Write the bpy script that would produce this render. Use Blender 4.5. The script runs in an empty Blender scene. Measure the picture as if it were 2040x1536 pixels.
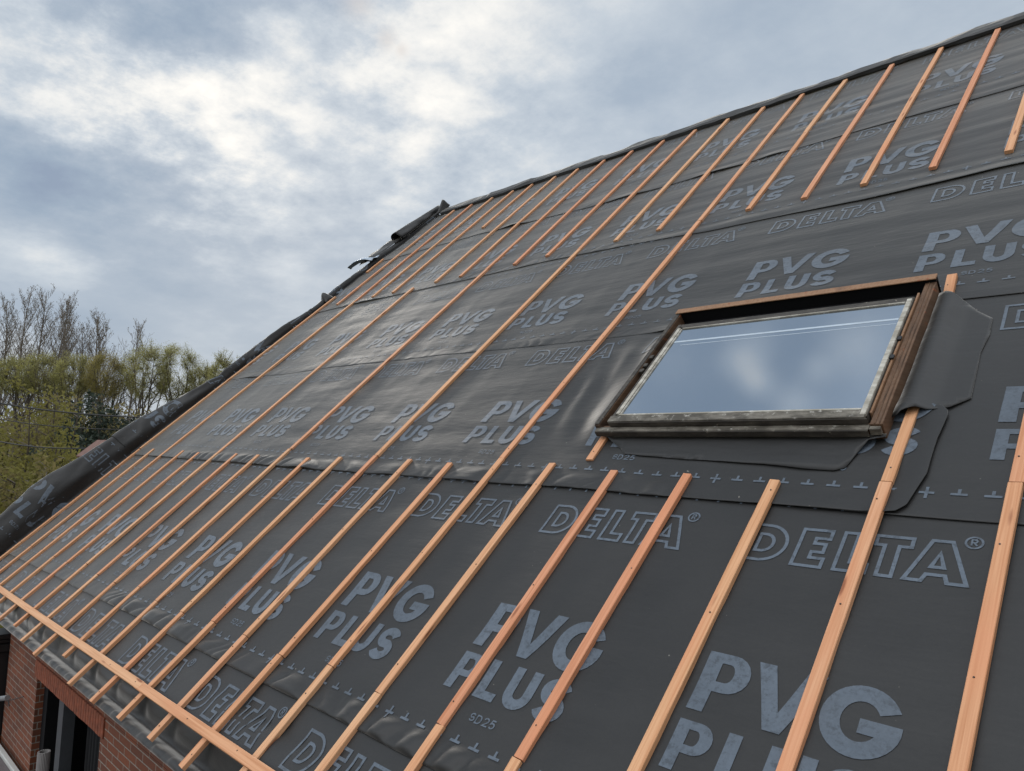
import bpy, bmesh, math, random
import numpy as np
from mathutils import Vector, Matrix
from mathutils.geometry import tessellate_polygon
random.seed(7)
S = bpy.context.scene
COL = S.collection

# ------------------------------------------------------------------ camera
RC = np.array([[0.709194, -0.047958, -0.703381],
               [0.704395, 0.089981, 0.704082],
               [0.029525, -0.994788, 0.097595]])       # camera (x right, y down, z forward) -> world
CAM = np.array([0.0, -1.349445, 1.476143])
CY, SY = 0.738072, 0.674722                             # roof pitch
FPX = 1452.0
cd = bpy.data.cameras.new('camera'); co = bpy.data.objects.new('camera', cd); COL.objects.link(co)
cd.sensor_fit = 'HORIZONTAL'; cd.sensor_width = 36.0; cd.lens = 36.0 * FPX / 2040.0
cd.clip_start = 0.05; cd.clip_end = 3000.0
m = Matrix.Identity(4)
for i in range(3):
    m[i][0] = RC[i, 0]; m[i][1] = -RC[i, 1]; m[i][2] = -RC[i, 2]; m[i][3] = CAM[i]
co.matrix_world = m
S.camera = co

def pdir(px, py):
    d = RC @ np.array([px - 1020.0, py - 768.0, FPX]); return d / np.linalg.norm(d)
def pixel_of(P):
    c = RC.T @ (np.array(P) - CAM)
    return (1020 + c[0] / c[2] * FPX, 768 + c[1] / c[2] * FPX) if c[2] > 0.05 else (-9999, -9999)

# ------------------------------------------------------------------ world / sun / exposure
SUNDIR = pdir(560, 300)
W = bpy.data.worlds.new('World'); S.world = W; W.use_nodes = True
nt = W.node_tree; N = nt.nodes; LK = nt.links
N.clear()
def nn(tree, typ, **kw):
    n = tree.nodes.new(typ)
    for k, v in kw.items(): setattr(n, k, v)
    return n
def wmath(op, a, b=None, c=None, clamp=False):
    n = nn(nt, 'ShaderNodeMath', operation=op, use_clamp=clamp)
    for i, v in enumerate((a, b, c)):
        if v is None: continue
        if isinstance(v, (int, float)): n.inputs[i].default_value = v
        else: LK.new(v, n.inputs[i])
    return n.outputs[0]
tc = nn(nt, 'ShaderNodeTexCoord')
dirv = tc.outputs['Generated']
sep = nn(nt, 'ShaderNodeSeparateXYZ'); LK.new(dirv, sep.inputs[0])
zc = wmath('MAXIMUM', sep.outputs[2], 0.0)
den = wmath('ADD', zc, 0.22)
cx_ = wmath('DIVIDE', sep.outputs[0], den); cy_ = wmath('DIVIDE', sep.outputs[1], den)
comb = nn(nt, 'ShaderNodeCombineXYZ'); LK.new(cx_, comb.inputs[0]); LK.new(cy_, comb.inputs[1])
def wnoise(scale, detail, rough, off, dist=0.0):
    mp = nn(nt, 'ShaderNodeMapping'); mp.inputs['Location'].default_value = off
    LK.new(comb.outputs[0], mp.inputs[0])
    t = nn(nt, 'ShaderNodeTexNoise'); t.inputs['Scale'].default_value = scale
    t.inputs['Detail'].default_value = detail; t.inputs['Roughness'].default_value = rough
    t.inputs['Distortion'].default_value = dist
    LK.new(mp.outputs[0], t.inputs['Vector']); return t.outputs[0]
n1 = wnoise(3.2, 6, 0.50, (3.1, 1.7, 0), 0.0)
n2 = wnoise(8.0, 12, 0.66, (8.3, 4.1, 0), 0.0)
n3 = wnoise(0.9, 3, 0.5, (1.3, 9.4, 0), 0.0)
def blob(px, py, rad):
    d = pdir(px, py)
    n = nn(nt, 'ShaderNodeVectorMath', operation='DOT_PRODUCT')
    LK.new(dirv, n.inputs[0]); n.inputs[1].default_value = d
    k = 1.0 / (1 - math.cos(rad / FPX))
    a = wmath('SUBTRACT', n.outputs['Value'], 1.0)
    return wmath('EXPONENT', wmath('MULTIPLY', a, k))
BLOBS = [(470, 335, 150, .20), (590, 160, 110, .12), (700, 270, 140, .10), (250, 205, 100, .20), (70, 215, 110, .26), (430, 170, 80, .14), (240, 370, 60, .16),
         (60, 490, 70, .24), (160, 530, 60, .16), (860, 90, 170, .16), (1060, 60, 190, .17), (360, 690, 80, .05), (590, 500, 60, .12), (20, 60, 60, .14), (570, 540, 40, .08),
         (345, 85, 100, -.30), (60, 340, 85, -.28), (190, 410, 90, -.24), (340, 440, 110, -.20), (160, 55, 80, -.14), (620, 150, 60, -.10),
         (720, 210, 60, -.10), (640, 440, 120, -.12), (130, 620, 170, -.14), (480, 620, 190, -.10), (60, 760, 160, -.08), (1350, 180, 260, -.05), (40, 700, 40, .30)]
bsum = None
for (bx, by, br, bw) in BLOBS:
    g = wmath('MULTIPLY', blob(bx, by, br), bw)
    bsum = g if bsum is None else wmath('ADD', bsum, g)
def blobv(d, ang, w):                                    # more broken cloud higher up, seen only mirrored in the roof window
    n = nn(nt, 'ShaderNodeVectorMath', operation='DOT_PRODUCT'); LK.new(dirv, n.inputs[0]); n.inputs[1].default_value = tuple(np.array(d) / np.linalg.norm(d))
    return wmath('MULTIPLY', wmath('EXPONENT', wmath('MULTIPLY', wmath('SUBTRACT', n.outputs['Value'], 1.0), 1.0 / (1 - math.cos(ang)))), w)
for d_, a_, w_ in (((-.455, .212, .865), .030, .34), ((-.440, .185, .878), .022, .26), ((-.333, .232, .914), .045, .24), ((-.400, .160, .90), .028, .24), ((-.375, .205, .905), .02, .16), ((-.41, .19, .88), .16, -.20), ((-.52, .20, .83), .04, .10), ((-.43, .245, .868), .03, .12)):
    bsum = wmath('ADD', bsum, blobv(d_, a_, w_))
act = wmath('MAXIMUM', blob(330, 190, 330), wmath('MULTIPLY', blob(780, 130, 330), .75))                              # the broken-up part of the cloud deck
act2 = wmath('MULTIPLY', act, act)
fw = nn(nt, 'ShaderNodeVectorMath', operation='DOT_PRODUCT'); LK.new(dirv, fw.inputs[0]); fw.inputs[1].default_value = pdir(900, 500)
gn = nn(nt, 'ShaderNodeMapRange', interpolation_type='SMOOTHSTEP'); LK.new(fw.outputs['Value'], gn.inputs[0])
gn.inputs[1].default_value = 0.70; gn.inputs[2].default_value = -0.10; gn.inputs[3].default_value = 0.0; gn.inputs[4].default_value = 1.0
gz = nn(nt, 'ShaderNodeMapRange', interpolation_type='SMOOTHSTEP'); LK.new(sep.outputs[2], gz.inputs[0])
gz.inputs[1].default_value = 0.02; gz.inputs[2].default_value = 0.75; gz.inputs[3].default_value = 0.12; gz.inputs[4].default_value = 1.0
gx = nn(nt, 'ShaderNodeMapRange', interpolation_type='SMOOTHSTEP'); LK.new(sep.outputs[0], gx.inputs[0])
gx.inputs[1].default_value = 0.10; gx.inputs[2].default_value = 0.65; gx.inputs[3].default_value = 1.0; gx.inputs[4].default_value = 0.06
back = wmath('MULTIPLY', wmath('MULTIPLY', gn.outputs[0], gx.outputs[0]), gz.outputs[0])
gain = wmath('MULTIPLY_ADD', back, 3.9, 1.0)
lowz = nn(nt, 'ShaderNodeMapRange', interpolation_type='SMOOTHSTEP'); LK.new(sep.outputs[2], lowz.inputs[0])
lowz.inputs[1].default_value = 0.06; lowz.inputs[2].default_value = 0.36; lowz.inputs[3].default_value = 0.28; lowz.inputs[4].default_value = 1.0
amp1 = wmath('MULTIPLY_ADD', gn.outputs[0], 0.9, wmath('MULTIPLY', wmath('MULTIPLY_ADD', act, 1.25, 0.42), lowz.outputs[0]))
amp2 = wmath('MULTIPLY_ADD', gn.outputs[0], 1.5, wmath('MULTIPLY', wmath('MULTIPLY_ADD', act, 1.05, 0.16), lowz.outputs[0]))
nzs = wmath('ADD', wmath('MULTIPLY', wmath('SUBTRACT', n1, 0.5), amp1), wmath('MULTIPLY', wmath('SUBTRACT', n2, 0.5), amp2))
v = wmath('ADD', nzs, wmath('ADD', bsum, wmath('MULTIPLY_ADD', n3, 0.24, 0.39)))
ramp = nn(nt, 'ShaderNodeValToRGB'); LK.new(v, ramp.inputs[0])
el = ramp.color_ramp.elements
el[0].position = 0.0; el[0].color = (.27, .35, .475, 1)
el[1].position = 1.0; el[1].color = (1.08, 1.05, .99, 1)
for p, c in ((.22, (.325, .415, .53, 1)), (.42, (.415, .495, .595, 1)), (.60, (.59, .655, .725, 1)), (.78, (.86, .87, .865, 1))):
    e = el.new(p); e.color = c
skyt = nn(nt, 'ShaderNodeTexSky', sky_type='NISHITA'); skyt.sun_disc = False
sun_el = math.asin(SUNDIR[2]); sun_az = math.atan2(SUNDIR[0], SUNDIR[1])
skyt.sun_elevation = sun_el; skyt.sun_rotation = sun_az
bg1 = nn(nt, 'ShaderNodeBackground'); LK.new(skyt.outputs[0], bg1.inputs[0]); bg1.inputs[1].default_value = 0.06
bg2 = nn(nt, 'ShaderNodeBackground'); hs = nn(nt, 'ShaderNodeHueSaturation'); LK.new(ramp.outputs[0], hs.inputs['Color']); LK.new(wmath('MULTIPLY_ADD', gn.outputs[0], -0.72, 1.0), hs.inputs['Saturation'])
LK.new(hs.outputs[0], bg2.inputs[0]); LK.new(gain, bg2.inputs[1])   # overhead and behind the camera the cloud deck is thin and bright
hole = wmath('MAXIMUM', blob(712, 6, 26), wmath('MAXIMUM', blob(770, 78, 18), blob(800, 100, 12)))
cover = wmath('SUBTRACT', 0.94, wmath('MULTIPLY', hole, wmath('MULTIPLY', n2, 0.9)))
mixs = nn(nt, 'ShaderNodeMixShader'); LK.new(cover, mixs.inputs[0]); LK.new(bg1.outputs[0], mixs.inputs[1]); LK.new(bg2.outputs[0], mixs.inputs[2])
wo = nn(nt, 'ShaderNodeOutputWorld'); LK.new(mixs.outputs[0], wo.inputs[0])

sl = bpy.data.lights.new('sun', 'SUN'); so = bpy.data.objects.new('sun', sl); COL.objects.link(so)
sl.energy = 1.4; sl.angle = math.radians(14); sl.color = (1.0, .93, .84)
so.rotation_euler = Vector(SUNDIR).to_track_quat('Z', 'Y').to_euler()
S.view_settings.view_transform = 'Standard'; S.view_settings.look = 'None'
S.view_settings.exposure = 0.0; S.view_settings.gamma = 1.0
S.cycles.max_bounces = 6

# ------------------------------------------------------------------ helpers
def roof(s, t, n):
    s, t, n = np.asarray(s, float), np.asarray(t, float), np.asarray(n, float)
    s, t, n = np.broadcast_arrays(s, t, n)
    return np.stack([s, t * CY - n * SY, t * SY + n * CY], -1)
ROOFM = Matrix(((1, 0, 0, 0), (0, CY, -SY, 0), (0, SY, CY, 0), (0, 0, 0, 1)))

def meta(o, label=None, cat=None, group=None, kind=None):
    if label: o['label'] = label
    if cat: o['category'] = cat
    if group: o['group'] = group
    if kind: o['kind'] = kind
    return o
def thing(name, loc=(0, 0, 0), **kw):
    o = bpy.data.objects.new(name, None); o.empty_display_size = 0.2; COL.objects.link(o); o.location = loc
    return meta(o, **kw)
def mesh(name, V, F, mats, parent=None, loc=None, smooth=False, midx=None, matrix=None, **kw):
    """one mesh object; V in world coordinates (minus loc) or in the space of `matrix`"""
    V = np.asarray(V, float).reshape(-1, 3)
    if parent is not None and loc is None and matrix is None: loc = parent.location
    if loc is not None and matrix is None: V = V - np.array(loc)[None, :]
    me = bpy.data.meshes.new(name); me.from_pydata(V.tolist(), [], [list(map(int, f)) for f in F])
    if not isinstance(mats, (list, tuple)): mats = [mats]
    for mt in mats: me.materials.append(mt)
    if midx is not None: me.polygons.foreach_set('material_index', np.asarray(midx, np.int32))
    if smooth: me.polygons.foreach_set('use_smooth', np.ones(len(me.polygons), bool))
    me.update()
    o = bpy.data.objects.new(name, me); COL.objects.link(o)
    if matrix is not None: o.matrix_world = matrix
    elif loc is not None and parent is None: o.location = loc
    if parent is not None: o.parent = parent
    return meta(o, **kw)

class Geo:
    def __init__(s): s.v = []; s.f = []; s.m = []
    def box(s, x0, x1, y0, y1, z0, z1, mi=0, bev=0.0):
        if bev > 0:
            bm = bmesh.new()
            bmesh.ops.create_cube(bm, size=1.0)
            for q in bm.verts:
                q.co = Vector((x0 + (q.co.x + .5) * (x1 - x0), y0 + (q.co.y + .5) * (y1 - y0), z0 + (q.co.z + .5) * (z1 - z0)))
            bmesh.ops.bevel(bm, geom=list(bm.edges), offset=bev, segments=1, affect='EDGES')
            s.add_bm(bm, mi); bm.free(); return s
        b = len(s.v)
        s.v += [(x, y, z) for x in (x0, x1) for y in (y0, y1) for z in (z0, z1)]
        for f in ((0, 1, 3, 2), (4, 6, 7, 5), (0, 4, 5, 1), (2, 3, 7, 6), (0, 2, 6, 4), (1, 5, 7, 3)):
            s.f.append([b + i for i in f]); s.m.append(mi)
        return s
    def add_bm(s, bm, mi=0):
        b = len(s.v); bm.verts.index_update()
        s.v += [tuple(q.co) for q in bm.verts]
        for f in bm.faces: s.f.append([b + q.index for q in f.verts]); s.m.append(mi)
    def add(s, V, F, mi=0):
        b = len(s.v); s.v += [tuple(p) for p in V]
        for f in F: s.f.append([b + int(i) for i in f]); s.m.append(mi)
    def tube(s, P, R, n=6, mi=0, cap=True):
        P = np.asarray(P, float); k = len(P); R = np.broadcast_to(np.asarray(R, float), (k,))
        b = len(s.v)
        for i in range(k):
            d = P[min(i + 1, k - 1)] - P[max(i - 1, 0)]; d = d / (np.linalg.norm(d) + 1e-9)
            a = np.array([0, 0, 1.]) if abs(d[2]) < .8 else np.array([1., 0, 0])
            u = np.cross(a, d); u /= np.linalg.norm(u); w = np.cross(d, u)
            for j in range(n):
                an = 2 * math.pi * j / n
                s.v.append(tuple(P[i] + R[i] * (math.cos(an) * u + math.sin(an) * w)))
        for i in range(k - 1):
            for j in range(n):
                s.f.append([b + i * n + j, b + i * n + (j + 1) % n, b + (i + 1) * n + (j + 1) % n, b + (i + 1) * n + j]); s.m.append(mi)
        if cap:
            s.f.append([b + j for j in range(n)][::-1]); s.m.append(mi)
            s.f.append([b + (k - 1) * n + j for j in range(n)]); s.m.append(mi)
        return s
    def roofspace(s):
        v = np.asarray(s.v, float); s.v = [tuple(p) for p in roof(v[:, 0], v[:, 1], v[:, 2])]; return s
    def make(s, name, mats, **kw): return mesh(name, s.v, s.f, mats, midx=s.m, **kw)

def _hash(ix, iy, seed):
    h = (ix.astype(np.int64) * 374761393 + iy.astype(np.int64) * 668265263 + seed * 1442695041) & 0x7fffffff
    h = ((h ^ (h >> 13)) * 1274126177) & 0x7fffffff
    return ((h ^ (h >> 16)) & 0xffff) / 65535.0
def vn(x, y, seed=0):
    """smooth value noise in -1..1"""
    x = np.asarray(x, float); y = np.asarray(y, float); x, y = np.broadcast_arrays(x, y)
    ix = np.floor(x); iy = np.floor(y); fx = x - ix; fy = y - iy
    fx = fx * fx * fx * (fx * (fx * 6 - 15) + 10); fy = fy * fy * fy * (fy * (fy * 6 - 15) + 10)
    a = _hash(ix, iy, seed); b = _hash(ix + 1, iy, seed); c = _hash(ix, iy + 1, seed); d = _hash(ix + 1, iy + 1, seed)
    return 2 * ((a * (1 - fx) + b * fx) * (1 - fy) + (c * (1 - fx) + d * fx) * fy) - 1
def sst(a, b, x):
    q = np.clip((np.asarray(x, float) - a) / (b - a), 0, 1); return q * q * (3 - 2 * q)
def gau(x, c, w): return np.exp(-((np.asarray(x, float) - c) / w) ** 2)

# ------------------------------------------------------------------ materials
def mat(name):
    mt = bpy.data.materials.new(name); mt.use_nodes = True
    t = mt.node_tree; b = t.nodes['Principled BSDF']; return mt, t, b
def L(t, a, b): t.links.new(a, b)
def tnoise(t, scale, detail=4, rough=.55, coord='Object', mapscale=None):
    c = t.nodes.new('ShaderNodeTexCoord'); n = t.nodes.new('ShaderNodeTexNoise')
    n.inputs['Scale'].default_value = scale; n.inputs['Detail'].default_value = detail; n.inputs['Roughness'].default_value = rough
    if mapscale:
        mp = t.nodes.new('ShaderNodeMapping'); mp.inputs['Scale'].default_value = mapscale
        L(t, c.outputs[coord], mp.inputs[0]); L(t, mp.outputs[0], n.inputs['Vector'])
    else: L(t, c.outputs[coord], n.inputs['Vector'])
    return n.outputs[0]
def tramp(t, fac, stops):
    r = t.nodes.new('ShaderNodeValToRGB'); e = r.color_ramp.elements
    e[0].position, e[0].color = stops[0][0], (*stops[0][1], 1); e[1].position, e[1].color = stops[-1][0], (*stops[-1][1], 1)
    for p, c in stops[1:-1]: q = e.new(p); q.color = (*c, 1)
    L(t, fac, r.inputs[0]); return r.outputs[0]
def tmix(t, fac, a, b, mode='MIX'):
    n = t.nodes.new('ShaderNodeMix'); n.data_type = 'RGBA'; n.blend_type = mode
    for sock, v in ((n.inputs[0], fac), (n.inputs[6], a), (n.inputs[7], b)):
        if isinstance(v, (int, float)): sock.default_value = v
        elif isinstance(v, tuple): sock.default_value = (*v, 1)
        else: L(t, v, sock)
    return n.outputs[2]
def tbump(t, b, h, strength, dist, chain=None):
    n = t.nodes.new('ShaderNodeBump'); n.inputs['Strength'].default_value = strength; n.inputs['Distance'].default_value = dist
    L(t, h, n.inputs['Height'])
    if chain is not None: L(t, chain, n.inputs['Normal'])
    L(t, n.outputs[0], b.inputs['Normal']); return n.outputs[0]
def simple(name, col, rough=.6, metal=0.0, var=.15, scale=6, spec=None, bump=0, bscale=60):
    mt, t, b = mat(name)
    n = tnoise(t, scale, 5, .6)
    lo = tuple(c * (1 - var) for c in col); hi = tuple(min(1, c * (1 + var)) for c in col)
    L(t, tramp(t, n, [(.3, lo), (.7, hi)]), b.inputs['Base Color'])
    b.inputs['Roughness'].default_value = rough; b.inputs['Metallic'].default_value = metal
    if spec is not None: b.inputs['Specular IOR Level'].default_value = spec
    if bump: tbump(t, b, tnoise(t, bscale, 3), bump, .01)
    return mt

def membrane_mat(name, base, printed=False):
    mt, t, b = mat(name)
    big = tnoise(t, 1.3, 4, .6); fine = tnoise(t, 90, 2, .6); weave = tnoise(t, 420, 1, .5)
    lo = tuple(c * .70 for c in base); hi = tuple(c * 1.38 for c in base)
    big = tnoise(t, 1.7, 7, .66)
    col = tramp(t, big, [(.3, lo), (.7, hi)])
    if printed:
        wear = tnoise(t, 38, 6, .72)
        spots = tramp(t, wear, [(.37, (0, 0, 0)), (.50, (1, 1, 1))])
        col = tmix(t, spots, tuple(c * .50 for c in base), col)
    col = tmix(t, .25, col, tramp(t, fine, [(.3, tuple(c * .6 for c in base)), (.7, tuple(c * 1.35 for c in base))]))
    dust = tramp(t, tnoise(t, 55, 3, .4), [(.775, (0, 0, 0)), (.80, (1, 1, 1))])
    col = tmix(t, dust, col, (.16, .15, .13)) if not printed else col
    L(t, col, b.inputs['Base Color'])
    r = t.nodes.new('ShaderNodeMapRange'); L(t, big, r.inputs[0])
    r.inputs[1].default_value = .3; r.inputs[2].default_value = .7
    r.inputs[3].default_value = .47; r.inputs[4].default_value = .54; L(t, r.outputs[0], b.inputs['Roughness'])
    b.inputs['Specular IOR Level'].default_value = .38
    b.inputs['Sheen Weight'].default_value = 1.0; b.inputs['Sheen Roughness'].default_value = .30; b.inputs['Sheen Tint'].default_value = (1, .95, .88, 1)
    crease = tnoise(t, 5, 3, .55, mapscale=(.7, 2.6, 2.6))
    c1 = tbump(t, b, crease, .30, .012)
    c2 = tbump(t, b, fine, .10, .002, c1)
    tbump(t, b, weave, .12, .001, c2)
    return mt
M_MEM = membrane_mat('membrane_black', (.0115, .0115, .0117))
M_PRN = membrane_mat('membrane_print', (.072, .091, .116), True)
M_PALE = simple('membrane_underside', (.30, .36, .43), .45, var=.12)

def wood_mat(name, stops, dark, rnd=True, rough=.62):
    mt, t, b = mat(name)
    c = t.nodes.new('ShaderNodeTexCoord'); oi = t.nodes.new('ShaderNodeObjectInfo')
    add = t.nodes.new('ShaderNodeVectorMath'); add.operation = 'ADD'
    mul = t.nodes.new('ShaderNodeVectorMath'); mul.operation = 'SCALE'
    cmb = t.nodes.new('ShaderNodeCombineXYZ')
    for i in range(3): L(t, oi.outputs['Random'], cmb.inputs[i])
    L(t, cmb.outputs[0], mul.inputs[0]); mul.inputs['Scale'].default_value = 37.0
    L(t, c.outputs['Object'], add.inputs[0]); L(t, mul.outputs[0], add.inputs[1])
    mp = t.nodes.new('ShaderNodeMapping'); mp.inputs['Scale'].default_value = (70, 1.3, 70); L(t, add.outputs[0], mp.inputs[0])
    g = t.nodes.new('ShaderNodeTexNoise'); g.inputs['Scale'].default_value = 1.6; g.inputs['Detail'].default_value = 5; g.inputs['Distortion'].default_value = .6
    L(t, mp.outputs[0], g.inputs['Vector'])
    mp2 = t.nodes.new('ShaderNodeMapping'); mp2.inputs['Scale'].default_value = (6, 1.1, 6); L(t, add.outputs[0], mp2.inputs[0])
    p = t.nodes.new('ShaderNodeTexNoise'); p.inputs['Scale'].default_value = 1.2; p.inputs['Detail'].default_value = 3; L(t, mp2.outputs[0], p.inputs['Vector'])
    tone = tramp(t, oi.outputs['Random'] if rnd else p.outputs[0], stops)
    col = tmix(t, tramp(t, g.outputs[0], [(.40, (0, 0, 0)), (.66, (1, 1, 1))]), tone, tmix(t, 1.0, tone, (.80, .70, .62), 'MULTIPLY'))
    col = tmix(t, tramp(t, p.outputs[0], [(.56, (0, 0, 0)), (.72, (.6, .6, .6))]), col, dark)
    # knots
    mp3 = t.nodes.new('ShaderNodeMapping'); mp3.inputs['Scale'].default_value = (16, 2.6, 16); L(t, add.outputs[0], mp3.inputs[0])
    vo = t.nodes.new('ShaderNodeTexVoronoi'); vo.inputs['Scale'].default_value = 1.0; L(t, mp3.outputs[0], vo.inputs['Vector'])
    col = tmix(t, tramp(t, vo.outputs['Distance'], [(.07, (.85, .85, .85)), (.15, (0, 0, 0))]), col, (.20, .062, .025))
    L(t, col, b.inputs['Base Color']); b.inputs['Roughness'].default_value = rough
    b.inputs['Specular IOR Level'].default_value = .3
    tbump(t, b, g.outputs[0], .25, .002)
    return mt
M_LATH = wood_mat('sawn_larch', [(0.0, (.57, .315, .168)), (.30, (.55, .28, .148)), (.5, (.585, .34, .19)), (.68, (.55, .262, .148)), (.85, (.57, .30, .158)), (1.0, (.53, .24, .132))], (.54, .22, .11))
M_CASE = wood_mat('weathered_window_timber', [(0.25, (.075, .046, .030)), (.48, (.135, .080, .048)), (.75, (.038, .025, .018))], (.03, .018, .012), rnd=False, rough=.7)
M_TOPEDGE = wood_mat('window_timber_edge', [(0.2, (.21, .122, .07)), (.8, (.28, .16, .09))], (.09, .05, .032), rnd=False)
M_NAIL = simple('nail_steel', (.06, .05, .045), .5, .6)
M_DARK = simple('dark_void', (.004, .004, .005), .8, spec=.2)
M_BLACKPVC = simple('black_pvc', (.006, .006, .007), .45)

def mossy(name, base, moss, pale, p0, p1):
    mt, t, b = mat(name)
    a = tnoise(t, 14, 8, .7, mapscale=(.6, 1.6, 1.6)); f = tnoise(t, 26, 6, .7)
    col = tmix(t, tramp(t, a, [(.38, (0, 0, 0)), (.56, (1, 1, 1))]), base, moss)
    col = tmix(t, tramp(t, f, [(p0, (0, 0, 0)), (p1, (1, 1, 1))]), col, pale)
    L(t, col, b.inputs['Base Color']); b.inputs['Roughness'].default_value = .7
    tbump(t, b, f, .4, .004); return mt
M_ALU = mossy('weathered_aluminium', (.15, .135, .11), (.045, .038, .028), (.34, .325, .29), .58, .68)
M_ALUD = mossy('dark_cladding', (.055, .047, .037), (.020, .016, .012), (.30, .27, .22), .63, .72)
M_ALUL = mossy('pale_glazing_bead', (.44, .42, .37), (.24, .22, .18), (.55, .53, .48), .62, .7)

mt, t, b = mat('window_glass')
b.inputs['Base Color'].default_value = (.012, .02, .03, 1); b.inputs['Roughness'].default_value = .03
b.inputs['Specular IOR Level'].default_value = 1.0; b.inputs['IOR'].default_value = 1.75
b.inputs['Coat Weight'].default_value = .6; b.inputs['Coat IOR'].default_value = 1.6; b.inputs['Coat Roughness'].default_value = .02
dirt = tramp(t, tnoise(t, 26, 8, .75), [(.60, (.012, .02, .03)), (.74, (.10, .11, .115))]); L(t, dirt, b.inputs['Base Color'])
r = tramp(t, tnoise(t, 9, 5, .7), [(.4, (.008,) * 3), (.72, (.06,) * 3)]); L(t, r, b.inputs['Roughness'])
gg = t.nodes.new('ShaderNodeBsdfGlossy'); gg.inputs['Color'].default_value = (.76, .87, 1.0, 1); L(t, r, gg.inputs['Roughness'])
mx = t.nodes.new('ShaderNodeMixShader'); mx.inputs[0].default_value = .42; L(t, b.outputs[0], mx.inputs[1]); L(t, gg.outputs[0], mx.inputs[2])
L(t, mx.outputs[0], t.nodes['Material Output'].inputs[0])
M_GLASS = mt
M_BLIND = simple('white_reveal', (.36, .42, .48), .5, var=.10)

mt, t, b = mat('red_brick')                              # built in u,v = metres along / up the wall
uv = t.nodes.new('ShaderNodeUVMap')
bk = t.nodes.new('ShaderNodeTexBrick'); L(t, uv.outputs[0], bk.inputs[0])
bk.inputs['Scale'].default_value = 1.0; bk.inputs['Brick Width'].default_value = .215; bk.inputs['Row Height'].default_value = .0555
bk.inputs['Mortar Size'].default_value = .0045; bk.inputs['Mortar Smooth'].default_value = .2; bk.inputs['Bias'].default_value = -.1
bk.inputs['Color1'].default_value = (.19, .050, .016, 1); bk.inputs['Color2'].default_value = (.095, .029, .013, 1); bk.inputs['Mortar'].default_value = (.235, .21, .175, 1)
col = tmix(t, tramp(t, tnoise(t, 35, 5, .7), [(.35, (0, 0, 0)), (.75, (.7, .7, .7))]), bk.outputs[0], (.07, .03, .02))
L(t, col, b.inputs['Base Color']); b.inputs['Roughness'].default_value = .85
inv = t.nodes.new('ShaderNodeMath'); inv.operation = 'SUBTRACT'; inv.inputs[0].default_value = 1; L(t, bk.outputs['Fac'], inv.inputs[1])
tbump(t, b, inv.outputs[0], .6, .006)
M_BRICK = mt
M_BRICK1 = simple('red_brick_header', (.19, .052, .023), .85, var=.35, scale=25, bump=.3)
M_MORTAR = simple('dark_mortar', (.06, .05, .042), .9)
M_TILE = simple('brown_roof_tile', (.13, .062, .045), .75, var=.3, scale=14)
M_FLAT = simple('mauve_bitumen', (.115, .10, .10), .8, var=.18, scale=3, bump=.2)
M_WHITEMETAL = simple('pale_metal_trim', (.45, .45, .43), .45, var=.1)
M_GREYPIPE = simple('grey_plastic', (.21, .20, .195), .5, var=.12)
M_GALV = simple('galvanised_steel', (.30, .31, .32), .4, .7)
M_CURT = simple('dark_curtain', (.006, .0065, .008), .9)
M_FRAME = simple('grey_window_frame', (.05, .054, .06), .5)
M_CABLE = simple('black_cable', (.008, .008, .008), .6)
M_BARK = simple('bark', (.085, .070, .055), .9, var=.35, scale=1.2)
M_TWIG = simple('twig_bark', (.17, .145, .12), .9, var=.35, scale=.8)
def leaf_mat(name, c, trans=.55, var=.35, scale=.35):
    mt, t, b = mat(name)
    n = tnoise(t, scale, 4, .6)
    colr = tramp(t, n, [(.3, tuple(q * (1 - var) for q in c)), (.7, tuple(q * (1 + var) for q in c))])
    L(t, colr, b.inputs['Base Color']); b.inputs['Roughness'].default_value = .7; b.inputs['Specular IOR Level'].default_value = .2
    tr = t.nodes.new('ShaderNodeBsdfTranslucent'); L(t, colr, tr.inputs[0])
    mx = t.nodes.new('ShaderNodeMixShader'); mx.inputs[0].default_value = trans
    L(t, b.outputs[0], mx.inputs[1]); L(t, tr.outputs[0], mx.inputs[2]); L(t, mx.outputs[0], t.nodes['Material Output'].inputs[0])
    return mt
M_WILLOW = leaf_mat('willow_leaf', (.30, .285, .11))
M_WILLOW2 = leaf_mat('willow_leaf_gold', (.25, .215, .075))
M_BUD = leaf_mat('poplar_bud', (.12, .095, .06))
M_HEDGE = leaf_mat('hedge_leaf', (.185, .172, .050), scale=.9)
M_HEDGE2 = leaf_mat('shrub_leaf', (.17, .145, .06), scale=.9)
M_CONI = leaf_mat('conifer_leaf', (.030, .042, .030), .15, scale=.6)
mt, t, b = mat('grass_ground')
L(t, tramp(t, tnoise(t, .15, 8, .65), [(.3, (.035, .045, .018)), (.7, (.075, .075, .035))]), b.inputs['Base Color']); b.inputs['Roughness'].default_value = 1
M_GRASS = mt

# ------------------------------------------------------------------ ground
GZ = -4.6
mesh('ground', [(-900, -300, GZ), (900, -300, GZ), (900, 900, GZ), (-900, 900, GZ)], [(0, 1, 2, 3)], M_GRASS, kind='structure',
     label='dull green ground reaching away behind the house', cat='ground')

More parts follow.
